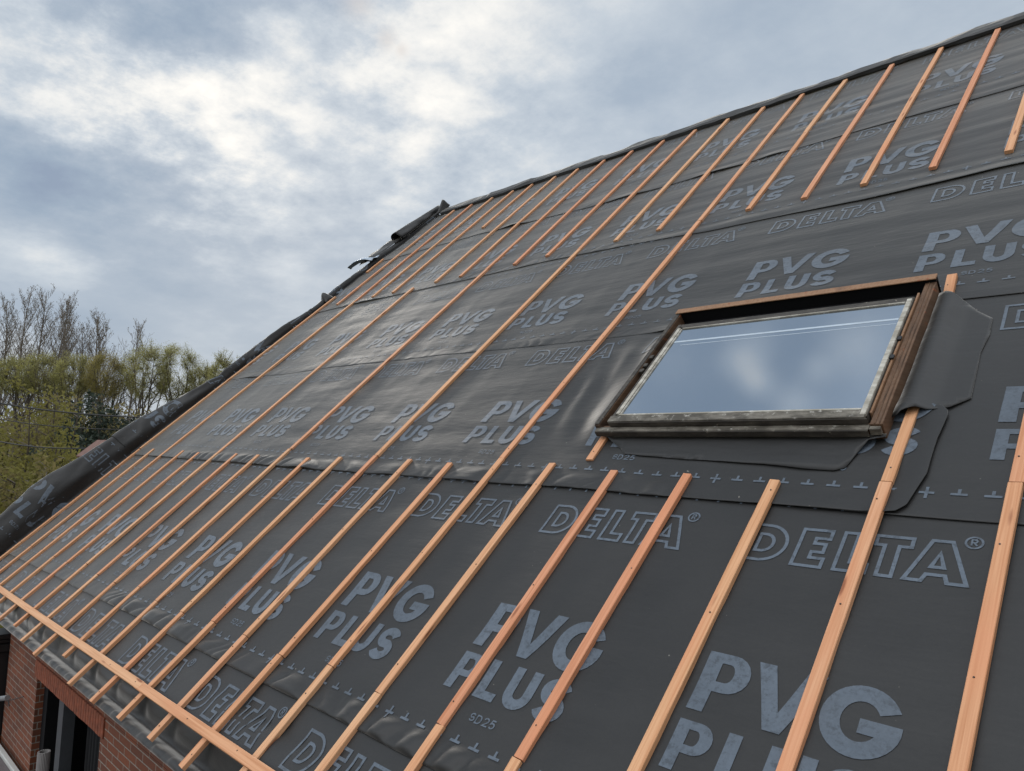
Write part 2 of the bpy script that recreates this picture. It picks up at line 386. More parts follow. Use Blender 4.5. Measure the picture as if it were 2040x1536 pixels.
# ------------------------------------------------------------------ membrane surface
LATH_S = [-8.79, -8.37, -7.96, -7.53, -7.115, -6.70, -6.30, -5.885, -5.465, -5.045, -4.62, -4.21, -3.80, -3.385, -2.98, -2.577, -2.155, -1.75, -1.338, -.925, -.528, -.11, .31, .73, 1.15]
LARR = np.array(LATH_S)
SEAM = {0: ([-12, 6], [.05, .05]), 1: ([-12, 6], [.54, .54]), 2: ([-9, -4.96, -1.36, 1], [2.03, 1.985, 1.95, 1.925]),
        3: ([-9, -4.6, -2.5, 1], [3.43, 3.405, 3.362, 3.335]), 4: ([-9, -4.5, -2.84, -1.7, 1], [4.95, 4.92, 4.80, 4.76, 4.82]),
        5: ([-9, -6.6, -4.9, -2.9, 1], [6.31, 6.30, 6.15, 6.14, 6.21]), 6: ([-12, 6], [7.80, 7.80])}
def seam(k, s): return np.interp(s, *SEAM[k])
FLH = ([-.5, .3, .7, 1.1, 1.6, 2.0, 2.4, 2.8, 3.1, 3.4, 3.6, 4.5, 5.0, 5.4, 6.2, 8], [.2, .25, .29, .34, .335, .30, .265, .195, .145, .10, .115, .10, .06, .085, .075, .06])
def near_lath(s): return np.min(np.abs(np.asarray(s)[..., None] - LARR), -1)
FISH = [(2, -5.05, .20, .016), (2, -8.0, .15, .008), (3, -8.2, .2, .012), (5, -6.0, .18, .022), (5, -3.3, .22, .014), (5, -2.75, .12, .010), (4, -1.2, .8, .008), (5, -4.3, .3, .01), (3, -2.45, .12, .012), (2, -1.15, .3, .004), (4, -7.6, .3, .012)]
def height(k, s, t):
    s = np.asarray(s, float); t = np.asarray(t, float); s, t = np.broadcast_arrays(s, t)
    h = .0032 * vn(s * 1.1, t * 8, 3) + .006 * vn(s * .8, t * 1.6, 4) + .0022 * vn(s * 2.6 + 1.5 * t, t * 4.2 - s, 7)
    h = h + .0035 * vn(s * .9 + .3 * t, t * 13, 5) * sst(-5.0, -2.5, s) * sst(4.2, 5.2, t) + .0016 * vn(s * 1.3, t * 16, 6) * sst(-4, -2, s) * sst(3.4, 4.4, t)
    h = h + .0028 * vn(s * 3.2 + 5 * t, t * 5 - 2 * s, 11) * sst(-3.6, -5.0, s)          # crumples on the far left half
    d = near_lath(s)
    free = 1 - np.exp(-(d / .06) ** 2)
    e = t - seam(k, s)                                       # distance above the sheet's own lower edge
    h = h - .0010 * free * sst(.3, .5, t)                    # slight sag between the laths
    if k > 0:
        h = h + .0055 * (1 - sst(.05, .45, e)) + .001
        amp = {1: .023 * sst(-5.9, -5.2, s) * sst(-1.35, -2.0, s) + .008, 2: .020 * sst(-1.5, -2.2, s) * sst(-8, -7, s) + .002,
               3: .006 * sst(-2.4, -3.2, s), 4: .0055 * sst(-3.0, -4.0, s), 5: .003}.get(k, .003)
        ww = np.abs(vn(s * 9.5 + .9 * vn(s * 3, e * 8, k + 40) - e * 5, e * 3.2 + k, 20 + k)) ** .8
        gate = .45 + .55 * sst(-.5, .4, vn(s * 1.3, np.full_like(s, k * 3.3), 60 + k))
        h = h + amp * ww * gate * free * sst(.125, .06, e) * sst(-.01, .02, e)
        for (kk, fs, fw, fa) in FISH:
            if kk == k: h = h + fa * gau(s, fs, fw) * sst(.11, .0, e)
    # the membrane is dragged up and puckers beside the left of the roof window
    win = sst(2.20, 2.55, t) * sst(3.42, 3.1, t)
    h = h + .045 * sst(-2.60, -2.395, s) * sst(-2.372, -2.386, s) * win
    fold = np.sin(2 * math.pi * ((s + .20 * (t - 2.4) + .07 * vn(s * 3, t * 2.2, 9)) / .21)) * (.6 + .4 * vn(s * 5, t * 3, 10))
    h = h + (.0075 * fold + .005 + .005 * vn(s * 9 + 2 * t, t * 5, 12)) * sst(-3.02, -2.62, s) * sst(-2.39, -2.47, s) * win * (s < -2.3)
    h = h + .006 * vn(s * 6 + 5 * t, t * 4, 15) * gau(s, -2.25, .5) * gau(t, 2.13, .12)
    # eaves: pillows between the laths, a groove, then the lumpy edge strip
    if k == 0:
        prof = np.interp(t, [.03, .05, .062, .082, .094, .108, .122, .145, .18, .215, .245], [-.03, -.014, -.006, -.006, -.018, -.050, -.078, -.070, -.036, -.010, 0])
        h = h + prof + .034 * free * gau(t, .175, .04) * (.55 + .45 * vn(s * 2.4, t * 0, 31))
        h = h + .030 * vn(s * 4 + 9 * t, t * 7 - s, 33) * gau(t, .17, .045) * sst(-5.9, -6.8, s)
        h = h + .022 * vn(s * 2.2 - 6 * t, t * 6, 36) * gau(t, .175, .05)
        h = h + (.007 * vn(s * 6.5, t * 9, 37) + .004 * np.tanh(4 * np.sin(2 * math.pi * s / .21 + 2.2 * vn(s * 1.7, t * 0, 38)))) * gau(t, .074, .018)
        h = h + .012 * vn(s * 1.4 + 4 * t, t * 9, 35) * sst(-4.4, -3.9, s) * sst(.6, .35, t) * sst(.2, .3, t)   # diagonal tension folds
    return h
ROLL_Q = np.linspace(0, 6, 1201)
_a = np.radians(np.interp(ROLL_Q, [0, .07, .16, .40, .55, .95, 1.08, 6], [4, 10, 94, 92, 64, 50, -12, -14]))
ROLL_S = np.concatenate([[0], np.cumsum(np.cos(_a))[:-1]]) * .005; ROLL_N = np.concatenate([[0], np.cumsum(np.sin(_a))[:-1]]) * .005
ROLL_K = 1.0 / ROLL_N.max()
def place(s, t, h):
    """roof point; beyond the last lath the sheets are turned up the verge upstand and folded over it"""
    s, t, h = np.broadcast_arrays(np.asarray(s, float), np.asarray(t, float), np.asarray(h, float))
    H = np.interp(t, *FLH) * (1 + .10 * vn(t * 1.7, t * 0, 50))
    d = np.maximum(-8.85 - s, 0.0); A = math.radians(72)
    Ls = H * ROLL_K; q = d / Ls
    cr = (.020 * vn(t * 2.6 + d * 3, d * 4, 51) + .007 * vn(t * 6 - d * 6, d * 9, 52)) * sst(.03, .15, d) * (.4 + .6 * (H > .07))
    s2 = np.where(s < -8.85, -8.85 - Ls * np.interp(q, ROLL_Q, ROLL_S), s) + cr * .8
    n2 = h + Ls * np.interp(q, ROLL_Q, ROLL_N) - 1.2 * np.maximum(d - Ls - .12, 0) ** 1.2 + cr * .5
    return roof(s2, t, n2)

LEFT = {0: ([-1, 9], [-9.42, -9.42]), 1: ([.5, 1.72, 1.9, 2.2], [-9.44, -9.44, -9.30, -9.30]), 2: ([1.9, 2.02, 2.12, 2.9, 3.35, 3.6], [-9.20, -9.22, -9.38, -9.36, -9.26, -9.2]),
        3: ([3.3, 3.44, 3.7, 5.1], [-9.24, -9.32, -9.27, -9.25]), 4: ([4.8, 5.2, 6.4], [-9.2, -9.27, -9.23]), 5: ([6.1, 6.6, 7.9], [-9.22, -9.24, -9.2])}
RIGHT = {2: ([1.9, 1.945, 1.952, 1.985, 2.06, 2.15, 2.34, 2.44, 2.49, 2.52, 2.7, 3.6], [-.93, -.90, -.865, -.835, -.82, -.80, -.80, -.79, -.785, -.80, -1.0, -1.0])}

# ------------------------------------------------------------------ printed letters (metres, baseline at 0)
def arc(cx, cy, rx, ry, a0, a1, n): return [(cx + rx * math.cos(math.radians(a0 + (a1 - a0) * i / n)), cy + ry * math.sin(math.radians(a0 + (a1 - a0) * i / n))) for i in range(n + 1)]
def g_P(x, w, h, st):
    r = h * .32
    out = [(x, 0), (x + st, 0), (x + st, .36 * h)] + arc(x + w - r, .68 * h, r, .32 * h, -90, 90, 10) + [(x, h)]
    ri = r - st * .86
    hole = [(x + st, .68 * h - .32 * h * .48)] + arc(x + w - r - .006, .68 * h, max(ri, .012), .32 * h * .48, -90, 90, 8) + [(x + st, .68 * h + .32 * h * .48)]
    return [out, hole]
def g_V(x, w, h, st): return [[(x, h), (x + st * 1.02, h), (x + w * .5, h * .30), (x + w - st * 1.02, h), (x + w, h), (x + w * .5 + st * .48, 0), (x + w * .5 - st * .48, 0)]]
def g_L(x, w, h, st): return [[(x, 0), (x + w, 0), (x + w, st * .8), (x + st, st * .8), (x + st, h), (x, h)]]
def g_U(x, w, h, st):
    r = w / 2; ri = r - st
    return [[(x, h)] + arc(x + r, r, r, r, 180, 360, 14) + [(x + w, h), (x + w - st, h)] + arc(x + r, r, ri, ri * 1.02, 360, 180, 12) + [(x + st, h)]]
def g_G(x, w, h, st):
    cx, cy, rx, ry = x + w / 2, h / 2, w / 2, h / 2 + .003
    return [arc(cx, cy, rx, ry, 27, 352, 30) + [(cx + rx * .99, cy + .01), (cx - .002, cy + .01), (cx - .002, cy - st * .62)] + arc(cx, cy, rx - st, ry - st * .9, 325.5, 30, 24)]
def strokepoly(pts, w, closed=False):
    P = [Vector(p) for p in pts]; n = len(P); Lf, Rt = [], []
    for i in range(n):
        a = P[i - 1] if (closed or i > 0) else None; c = P[(i + 1) % n] if (closed or i < n - 1) else None
        d1 = (P[i] - a).normalized() if a is not None else None; d2 = (c - P[i]).normalized() if c is not None else None
        d1 = d1 or d2; d2 = d2 or d1
        n1 = Vector((-d1.y, d1.x)); n2 = Vector((-d2.y, d2.x)); mm = (n1 + n2)
        mm = mm.normalized() if mm.length > 1e-6 else n1
        k = min(1 / max(mm.dot(n1), .35), 2.2) * w / 2
        Lf.append(P[i] + mm * k); Rt.append(P[i] - mm * k)
    V = [(q.x, q.y) for q in Lf + Rt]; F = []
    for i in range(n if closed else n - 1):
        j = (i + 1) % n; F.append((i, n + i, n + j, j))
    return V, F
def s_pts(x, w, h, st):
    rx = w / 2 - st / 2; ry = (h / 2 - st / 2) / 2 + .001; cx = x + w / 2
    return arc(cx, h - st / 2 - ry, rx, ry, 18, 250, 14) + arc(cx, st / 2 + ry, rx, ry, 70, -162, 14)
class Print2D:
    def __init__(s): s.V = []; s.F = []
    def add(s, V, F):
        b = len(s.V); s.V += list(V); s.F += [[b + i for i in f] for f in F]
    def poly(s, contours, dx=0, dy=0):
        cs = [[Vector((p[0] + dx, p[1] + dy, 0)) for p in c] for c in contours]
        tr = tessellate_polygon(cs); fl = [p for c in cs for p in c]
        s.add([(p.x, p.y) for p in fl], tr)
    def stroke(s, pts, w, closed=False, dx=0, dy=0):
        s.add(*strokepoly([(p[0] + dx, p[1] + dy) for p in pts], w, closed))
    def cut(s, step):
        bm = bmesh.new(); vs = [bm.verts.new((p[0], p[1], 0)) for p in s.V]
        for f in s.F:
            try: bm.faces.new([vs[i] for i in f])
            except ValueError: pass
        for ax in (0, 1):
            lo = min(p[ax] for p in s.V); hi = max(p[ax] for p in s.V); c = lo + step
            while c < hi:
                co = [0, 0, 0]; no = [0, 0, 0]; co[ax] = c; no[ax] = 1
                bmesh.ops.bisect_plane(bm, geom=bm.verts[:] + bm.edges[:] + bm.faces[:], plane_co=co, plane_no=no); c += step
        bmesh.ops.recalc_face_normals(bm, faces=bm.faces[:])
        bm.verts.index_update()
        V = np.array([q.co[:2] for q in bm.verts]); F = []
        for f in bm.faces:
            ids = [q.index for q in f.verts]
            if f.normal.z < 0: ids.reverse()
            F.append(ids)
        bm.free(); return V, F
W1 = Print2D()                                           # PVG / PLUS / SD 25, origin = foot of the P of PVG
W1.poly(g_P(0, .162, .218, .056)); W1.poly(g_V(.172, .215, .218, .055)); W1.poly(g_G(.392, .218, .218, .056))
W1.poly(g_P(0, .130, .166, .044), 0, -.204); W1.poly(g_L(.168, .106, .166, .044), 0, -.204); W1.poly(g_U(.300, .132, .166, .043), 0, -.204)
W1.stroke(s_pts(.456, .132, .170, .042), .042, False, 0, -.206)
cs = .0055
def small_D(x, h=.030, w=.024): return [(x, 0), (x, h), (x + w * .45, h)] + arc(x + w * .5, h / 2, w * .5, h / 2, 80, -80, 6) + [(x + w * .45, 0)]
for pts, cl in ((s_pts(.229, .026, .033, cs), False), (small_D(.264), True),
                (arc(.313, .022, .011, .009, 170, -30, 6) + [(.303, .001), (.327, .001)], False),
                ([(.357, .031), (.341, .031), (.338, .017)] + arc(.347, .011, .011, .010, 110, -150, 8), False)):
    W1.stroke(pts, cs, cl, 0, -.295)
P1 = W1.cut(.05)
W2 = Print2D()                                           # outlined DELTA with the registered mark, origin = foot of the D
hh = .188; sw = .013; o_ = sw / 2
def outl(c): W2.stroke(c, sw, True)
outl([(o_, o_), (o_, hh - o_), (.075, hh - o_)] + arc(.078, hh / 2, .085, hh / 2 - o_, 84, -84, 14) + [(.075, o_)])
outl([(.055, .052), (.055, hh - .052), (.076, hh - .052)] + arc(.076, hh / 2, .038, hh / 2 - .052, 80, -80, 8) + [(.076, .052)])
x = .201
outl([(x + o_, o_), (x + o_, hh - o_), (x + .109, hh - o_), (x + .109, hh - .046), (x + .060, hh - .046), (x + .060, .116), (x + .100, .116), (x + .100, .076), (x + .060, .076), (x + .060, .047), (x + .109, .047), (x + .109, o_)])
x = .348
outl([(x + o_, o_), (x + o_, hh - o_), (x + .052, hh - o_), (x + .052, .046), (x + .108, .046), (x + .108, o_)])
x = .456
outl([(x + .030 + o_, o_), (x + .030 + o_, hh - .047), (x + o_, hh - .047), (x + o_, hh - o_), (x + .119, hh - o_), (x + .119, hh - .047), (x + .082, hh - .047), (x + .082, o_)])
x = .566
outl([(x + o_ + .003, o_), (x + .066, hh - o_), (x + .124, hh - o_), (x + .187, o_), (x + .134, o_), (x + .124, .036), (x + .070, .036), (x + .060, o_)])
outl([(x + .078, .068), (x + .116, .068), (x + .097, .128)])
W2.stroke(arc(.748, .187, .024, .024, 0, 340, 17), .007, True)
W2.stroke([(.741, .174), (.741, .200), (.750, .200)] + arc(.750, .1935, .006, .0065, 90, -90, 4) + [(.743, .187)], .0055)
W2.stroke([(.748, .187), (.757, .174)], .0055)
P2 = W2.cut(.05)
WM = Print2D()                                           # lower edge marks: one plus and nine upturned tees, pitch 0.1006
for i in range(10):
    xx = i * .1006
    if i == 0:
        WM.stroke([(xx - .025, 0), (xx + .025, 0)], .0105); WM.stroke([(xx, .0055), (xx, .028)], .0105); WM.stroke([(xx, -.0055), (xx, -.028)], .0105)
    else:
        WM.stroke([(xx - .026, 0), (xx + .026, 0)], .0105); WM.stroke([(xx, .0055), (xx, .026)], .0105)
P3 = WM.cut(.05)
WT = Print2D()
for i in range(10):
    xx = i * .1006; WT.stroke([(xx - .026, 0), (xx + .026, 0)], .0105); WT.stroke([(xx, -.0055), (xx, -.024)], .0105)
P4 = WT.cut(.05)
PER = 1.0075
PVG = {0: lambda s: -.349 + 0 * s, 1: lambda s: 1.034 + 0 * s, 2: lambda s: 2.43 - .0195 * s, 3: lambda s: 3.865 - .0095 * s,
       4: lambda s: 5.255 - .03 * s if s > -3 else 5.345, 5: lambda s: 6.87 + 0 * s}
PHASE = {0: -3.745, 1: -1.284, 2: -1.447, 3: -3.165, 4: -1.936, 5: -1.765}
def sheet_prints(k, smin, smax, phase=None):
    V, F = [], []; nb = 0
    p0 = PHASE[k] if phase is None else phase
    i0 = int(math.floor((-9.6 - p0) / PER)) - 1
    for i in range(i0, i0 + 16):
        sp = p0 + i * PER; bt = float(PVG[k](sp + .3)); slope = (float(PVG[k](sp + .8)) - float(PVG[k](sp - .2)))
        for (pv, pf), dx, dy in ((P1, 0, 0), (P2, -.076, .63), (P3, -.167, -.382), (P4, -.167, .940)):
            s_ = pv[:, 0] + sp + dx; t_ = pv[:, 1] + bt + dy + slope * (pv[:, 0] + dx - .3)
            lo = np.interp(t_, *LEFT[k]) + .01
            hi = np.interp(t_, *RIGHT[k]) - .008 if (k in RIGHT and smax < 0) else np.full_like(t_, smax)
            e0 = t_ - seam(k, s_) - (.014 if k else .085)
            nxt = seam(k + 1, s_) + (.03 if k < 5 else -.03) - t_
            ok = (s_ > np.maximum(lo, smin)) & (s_ < hi) & (e0 > 0) & (nxt > 0)
            V.append((s_, t_)); F += [[q + nb for q in f] for f in pf if all(ok[q] for q in f)]
            nb += len(s_)
    s_ = np.concatenate([a for a, _ in V]); t_ = np.concatenate([a for _, a in V])
    return s_, t_, F
def sgrid(lo, hi):
    a = [lo]
    while a[-1] < hi:
        s = a[-1]
        a.append(s + (.014 if s < -8.8 else .024 if s < -6 else .0175 if s < -.2 else .08))
    a[-1] = hi; return np.array(a)
def make_sheet(k, smin, smax, label, phase=None, lift=0.0):
    sg = sgrid(-9.42 if smin < -9 else smin, smax); u = (sg - sg[0]) / (sg[-1] - sg[0])
    tops = max(float(seam(k + 1, s)) for s in (-9, -4, -1, 1)) + (.12 if k < 5 else 0.02)
    T0, w = [], 0.0
    while w < 1.75: T0.append(w); w += (.009 if w < .16 else .02 if w < .3 else .032) if k else (.007 if w < .23 else .025)
    T0 = np.array(T0)
    lo_t = float(seam(k, -4))
    rows = []
    for e in T0:
        if lo_t + e > tops + .1: break
        rows.append(e)
    E, Ug = np.meshgrid(np.array(rows), u, indexing='ij')
    s_guess = sg[0] + Ug * (sg[-1] - sg[0])
    T = seam(k, s_guess) + E
    if k: T = T + .004 * vn(s_guess * 3.1, E * 0, 70 + k) * (E < .001) 
    Lf = np.interp(T, *LEFT[k]) + .02 * vn(T * 4.2, T * 0, 80 + k) if smin < -9 else np.full_like(T, smin)
    Rg = np.interp(T, *RIGHT[k]) if (k in RIGHT and smax < 0) else np.full_like(T, smax)
    fl = sst(.12, 0, Ug); fr = sst(.9, 1.0, Ug)
    Sg = s_guess + (Lf - sg[0]) * fl + (Rg - sg[-1]) * fr
    H = height(k, Sg, T) + lift + (.010 * sst(.985, 1.0, Ug) * (T < 2.55) if (k in RIGHT and smax < 0) else 0)
    nr, nc = Sg.shape
    V = place(Sg, T, H + .0025).reshape(-1, 3)
    idx = np.arange(nr * nc).reshape(nr, nc)
    F = np.stack([idx[:-1, :-1], idx[:-1, 1:], idx[1:, 1:], idx[1:, :-1]], -1).reshape(-1, 4)
    keep = np.ones(len(F), bool)
    keepT = T[:-1, :-1].reshape(-1) < tops
    F = F[keepT]
    # thickness at the lower edge and the sides
    low = place(Sg[0], T[0], H[0] + .0010 - (.03 if k == 0 else 0)); b = len(V)
    V = np.concatenate([V, low]); F = F.tolist() + [[b + j, b + j + 1, int(idx[0, j + 1]), int(idx[0, j])] for j in range(nc - 1)]
    for c, fl_ in ((0, False), (nc - 1, True)):
        sd = place(Sg[:, c], T[:, c], H[:, c] + .0005); b = len(V); V = np.concatenate([V, sd])
        for r_ in range(nr - 1):
            if T[r_, c] >= tops: break
            q = [b + r_ + 1, b + r_, int(idx[r_, c]), int(idx[r_ + 1, c])]; F.append(q[::-1] if fl_ else q)
    nm = len(F)
    ps, pt, pf = sheet_prints(k, smin, smax, phase)
    ph = height(k, ps, pt) + lift + (.010 * sst(.985, 1.0, (ps - sg[0]) / (sg[-1] - sg[0])) * (pt < 2.55) if (k in RIGHT and smax < 0) else 0)
    PV = place(ps, pt, ph + .0045); b = len(V)
    V = np.concatenate([V, PV]); F = F + [[b + q for q in f] for f in pf]
    mi = [0] * nm + [1] * len(pf)
    used = np.zeros(len(V), bool)
    for f in F: used[f] = True
    rem = np.cumsum(used) - 1
    V = V[used]; F = [[int(rem[q]) for q in f] for f in F]
    o = mesh('roofing_membrane', V, F, [M_MEM, M_PRN], loc=tuple(roof(-9.0, lo_t, 0)), smooth=True, midx=mi, label=label, cat='roofing membrane', group='printed membrane sheets on the roof')
    for pl in o.data.polygons:
        if pl.material_index: pl.use_smooth = False
    return o
make_sheet(0, -9.9, 2.0, 'lowest printed grey membrane sheet, puckered under the eaves lath')
make_sheet(1, -9.9, 2.0, 'printed membrane sheet with the largest letters, second course up from the eaves')
make_sheet(2, -1.04, 2.0, 'printed membrane sheet right of the roof window, beside the plain patch', phase=-1.447 - .182)
make_sheet(2, -9.9, -.80, 'printed membrane sheet ending in a curved cut edge below the roof window', lift=.0045)
make_sheet(3, -9.9, 2.0, 'printed membrane sheet running just above the top of the roof window')
make_sheet(4, -9.9, 2.0, 'printed membrane sheet, second course down from the ridge')
make_sheet(5, -9.9, 2.0, 'topmost printed membrane sheet, tucked under the ridge strip')

# plain patches round the roof window
def patch(outline, n_fn, label, seg=.03):
    pts = []
    for i in range(len(outline)):
        a, b_ = np.array(outline[i]), np.array(outline[(i + 1) % len(outline)])
        kk = max(1, int(np.linalg.norm(b_ - a) / seg)); pts += [tuple(a + (b_ - a) * j / kk) for j in range(kk)]
    bm = bmesh.new(); vs = [bm.verts.new((p[0], p[1], 0)) for p in pts]; bm.faces.new(vs)
    for ax in (0, 1):
        lo = min(p[ax] for p in pts); hi = max(p[ax] for p in pts); c = lo + .04
        while c < hi:
            co = [0, 0, 0]; no = [0, 0, 0]; co[ax] = c; no[ax] = 1
            bmesh.ops.bisect_plane(bm, geom=bm.verts[:] + bm.edges[:] + bm.faces[:], plane_co=co, plane_no=no); c += .04
    bmesh.ops.recalc_face_normals(bm, faces=bm.faces[:])
    bm.faces.ensure_lookup_table()
    if bm.faces[0].normal.z < 0: bmesh.ops.reverse_faces(bm, faces=bm.faces[:])
    ext = bmesh.ops.extrude_face_region(bm, geom=bm.faces[:])
    lowv = {q for q in bm.verts} - {e for e in ext['geom'] if isinstance(e, bmesh.types.BMVert)}
    for q in bm.verts:
        z = float(n_fn(q.co.x, q.co.y)); q.co = Vector(roof(q.co.x, q.co.y, z - (.0012 if q in lowv else 0)))
    g = Geo(); g.add_bm(bm); bm.free()
    c = np.mean(np.array(g.v), 0)
    o = g.make('membrane_patch', M_MEM, loc=tuple(c), label=label, cat='membrane patch', group='plain membrane patches round the roof window')
    for pl in o.data.polygons: pl.use_smooth = abs(pl.normal.z * CY - pl.normal.y * SY) > .6
    return o
def hmax(s, t, ks): return max(float(height(k, s, t)) for k in ks)
def n_right(s, t):
    lath = .030 * float(sst(.045, .024, abs(s + .922))) * float(sst(2.42, 2.48, t)) * float(sst(3.44, 3.40, t))
    wav = .004 * float(vn(s * 5, t * 6, 91))
    return float(height(2, s, t)) + .009 + lath * .75 + .014 * float(sst(-.80, -1.0, s)) + wav + .012 * float(gau(t, 2.46, .05)) * float(gau(s, -.9, .08)) + .004 * float(sst(2.6, 2.5, t))
patch([(-.985, 3.40), (-.92, 3.375), (-.86, 3.32), (-.80, 3.235), (-.735, 3.17), (-.728, 3.04), (-.742, 2.9), (-.735, 2.75), (-.728, 2.585), (-.79, 2.525), (-.86, 2.505), (-.93, 2.47), (-.985, 2.44)], n_right,
      'plain grey membrane patch lying against the right side of the roof window')
def n_below(s, t):
    return float(height(2, min(s, -.8), t)) + .0125 + .018 * float(sst(2.25, 2.34, t)) + .007 * abs(float(vn(s * 4.5, t * 2, 92))) * float(sst(2.27, 2.2, t)) + .012 * float(gau(s, -1.03, .06)) * float(gau(t, 2.30, .06))
patch([(-2.36, 2.345), (-2.27, 2.29), (-2.205, 2.25), (-2.165, 2.212), (-1.98, 2.203), (-1.80, 2.19), (-1.62, 2.182), (-1.43, 2.172), (-1.26, 2.152), (-1.13, 2.148), (-1.09, 2.165), (-1.062, 2.25), (-1.03, 2.305), (-.975, 2.325), (-.975, 2.345)], n_below,
      'plain dark membrane strip with a wavy edge under the bottom of the roof window')

# ------------------------------------------------------------------ ridge strip and loose torn pieces
g = Geo(); ns = 150
ss = np.linspace(-8.75, 2.2, ns)
pr = []
for j, (dt, dn) in enumerate([(-.055, .012), (-.05, .038), (-.02, .052), (.05, .058), (.12, .048), (.17, .01), (.2, -.12)]):
    wob = .010 * vn(ss * 2.2, np.full(ns, j * 1.7), 61) + .005 * vn(ss * 9, np.full(ns, j * 1.3), 62)
    rag = .012 * (vn(ss * 1.1, np.full(ns, 9.), 63) > .25) * (j in (2, 3))
    pr.append(roof(ss, 7.80 + dt + wob * .6, dn + wob + rag))
V = np.concatenate(pr); F = []
for j in range(6):
    for i in range(ns - 1): F.append((j * ns + i, j * ns + i + 1, (j + 1) * ns + i + 1, (j + 1) * ns + i))
mesh('ridge_strip', V, F, M_MEM, loc=tuple(roof(-8.7, 7.8, .05)), smooth=False, label='black membrane strip folded over the ridge of the roof', cat='ridge strip')

def sheetlet(name, grid, mats, label, cat, parent=None, mi=None, group=None):
    grid = np.asarray(grid); nr, nc, _ = grid.shape
    V = roof(grid[..., 0], grid[..., 1], grid[..., 2]).reshape(-1, 3)
    F = [(r * nc + c, r * nc + c + 1, (r + 1) * nc + c + 1, (r + 1) * nc + c) for r in range(nr - 1) for c in range(nc - 1)]
    o = mesh(name, V, F, mats, loc=tuple(V.mean(0)), smooth=True, label=label, cat=cat, group=group, midx=mi)
    so_ = o.modifiers.new('thickness', 'SOLIDIFY'); so_.thickness = .004; so_.use_rim = True
    if isinstance(mats, list) and len(mats) > 1: so_.material_offset = 1; so_.offset = 0
    return o
# upper loose strip, rolled up along the verge just below the ridge
gr = []
for i in range(24):
    q = i / 23; t_ = 7.96 - 1.12 * q; row = []
    rad = .045 + .045 * q
    for j in range(26):
        a = j / 25 * 5.2
        sx = -8.93 + .02 * q - rad * math.sin(a) * (1 - .10 * a / 5) + .022 * float(vn(q * 6, a, 71)); nzv = .035 + rad * (1 - math.cos(a)) * (1 - .12 * a / 5)
        row.append((sx, t_ + .06 * a / 5 * q, nzv))
    gr.append(row)
sheetlet('rolled_membrane_edge', gr, [M_MEM], 'black membrane edge curled into a tube on the verge near the ridge', 'membrane scrap')
gr = []
for i in range(22):
    q = i / 21; t_ = 7.05 - .80 * q; row = []
    for j in range(14):
        u_ = j / 13
        row.append((-9.24 + .40 * u_ * (1 - .25 * q) + .02 * float(vn(q * 4, u_ * 3, 73)), t_ + .05 * float(vn(q * 3, u_ * 4, 74)), .03 + .07 * math.sin(u_ * 2.7) + .018 * float(vn(q * 5 + u_ * 2, u_ * 4, 75)) + .02 * q))
    gr.append(row)
sheetlet('loose_membrane_strip', gr, [M_MEM], 'slack black membrane strip on the verge below the curled tube', 'membrane scrap')
gr = []
for i in range(16):
    q = i / 15; row = []
    for j in range(12):
        u_ = j / 11
        row.append((-8.84 - .44 * q + .05 * u_ * (1 - q), 6.40 - .26 * q - .22 * u_ * (1 - .75 * q), .06 + .10 * math.sin(q * 2.4 + .3) * (.5 + .5 * u_) + .03 * u_ + .018 * float(vn(q * 4, u_ * 3, 77))))
    gr.append(row)
sheetlet('torn_membrane_flap', gr, [M_PALE, M_PALE], 'pale blue underside of a torn flap flicking up at the verge', 'membrane scrap')
gr = []
for i in range(10):
    q = i / 9; row = []
    for j in range(10):
        u_ = j / 9
        row.append((-8.80 - .22 * q, 5.18 + .14 * u_ + .05 * q, .02 + .12 * math.sin(q * 3) * math.sin(.3 + u_ * 2.5)))
    gr.append(row)
sheetlet('bunched_membrane_fold', gr, [M_MEM], 'small bunched black fold where two sheets meet at the verge', 'membrane scrap')
gr = []
for i in range(12):
    q = i / 11; row = []
    for j in range(10):
        u_ = j / 9
        row.append((-8.72 - .20 * q - .02 * u_, 8.00 - .16 * q - .22 * u_ , .0 + .15 * math.exp(-((q - .25) / .16) ** 2) * (1 - .6 * u_) + .04 * (1 - u_)))
    gr.append(row)
sheetlet('ridge_end_peak', gr, [M_MEM], 'pointed black membrane fold standing up at the end of the ridge', 'membrane scrap')

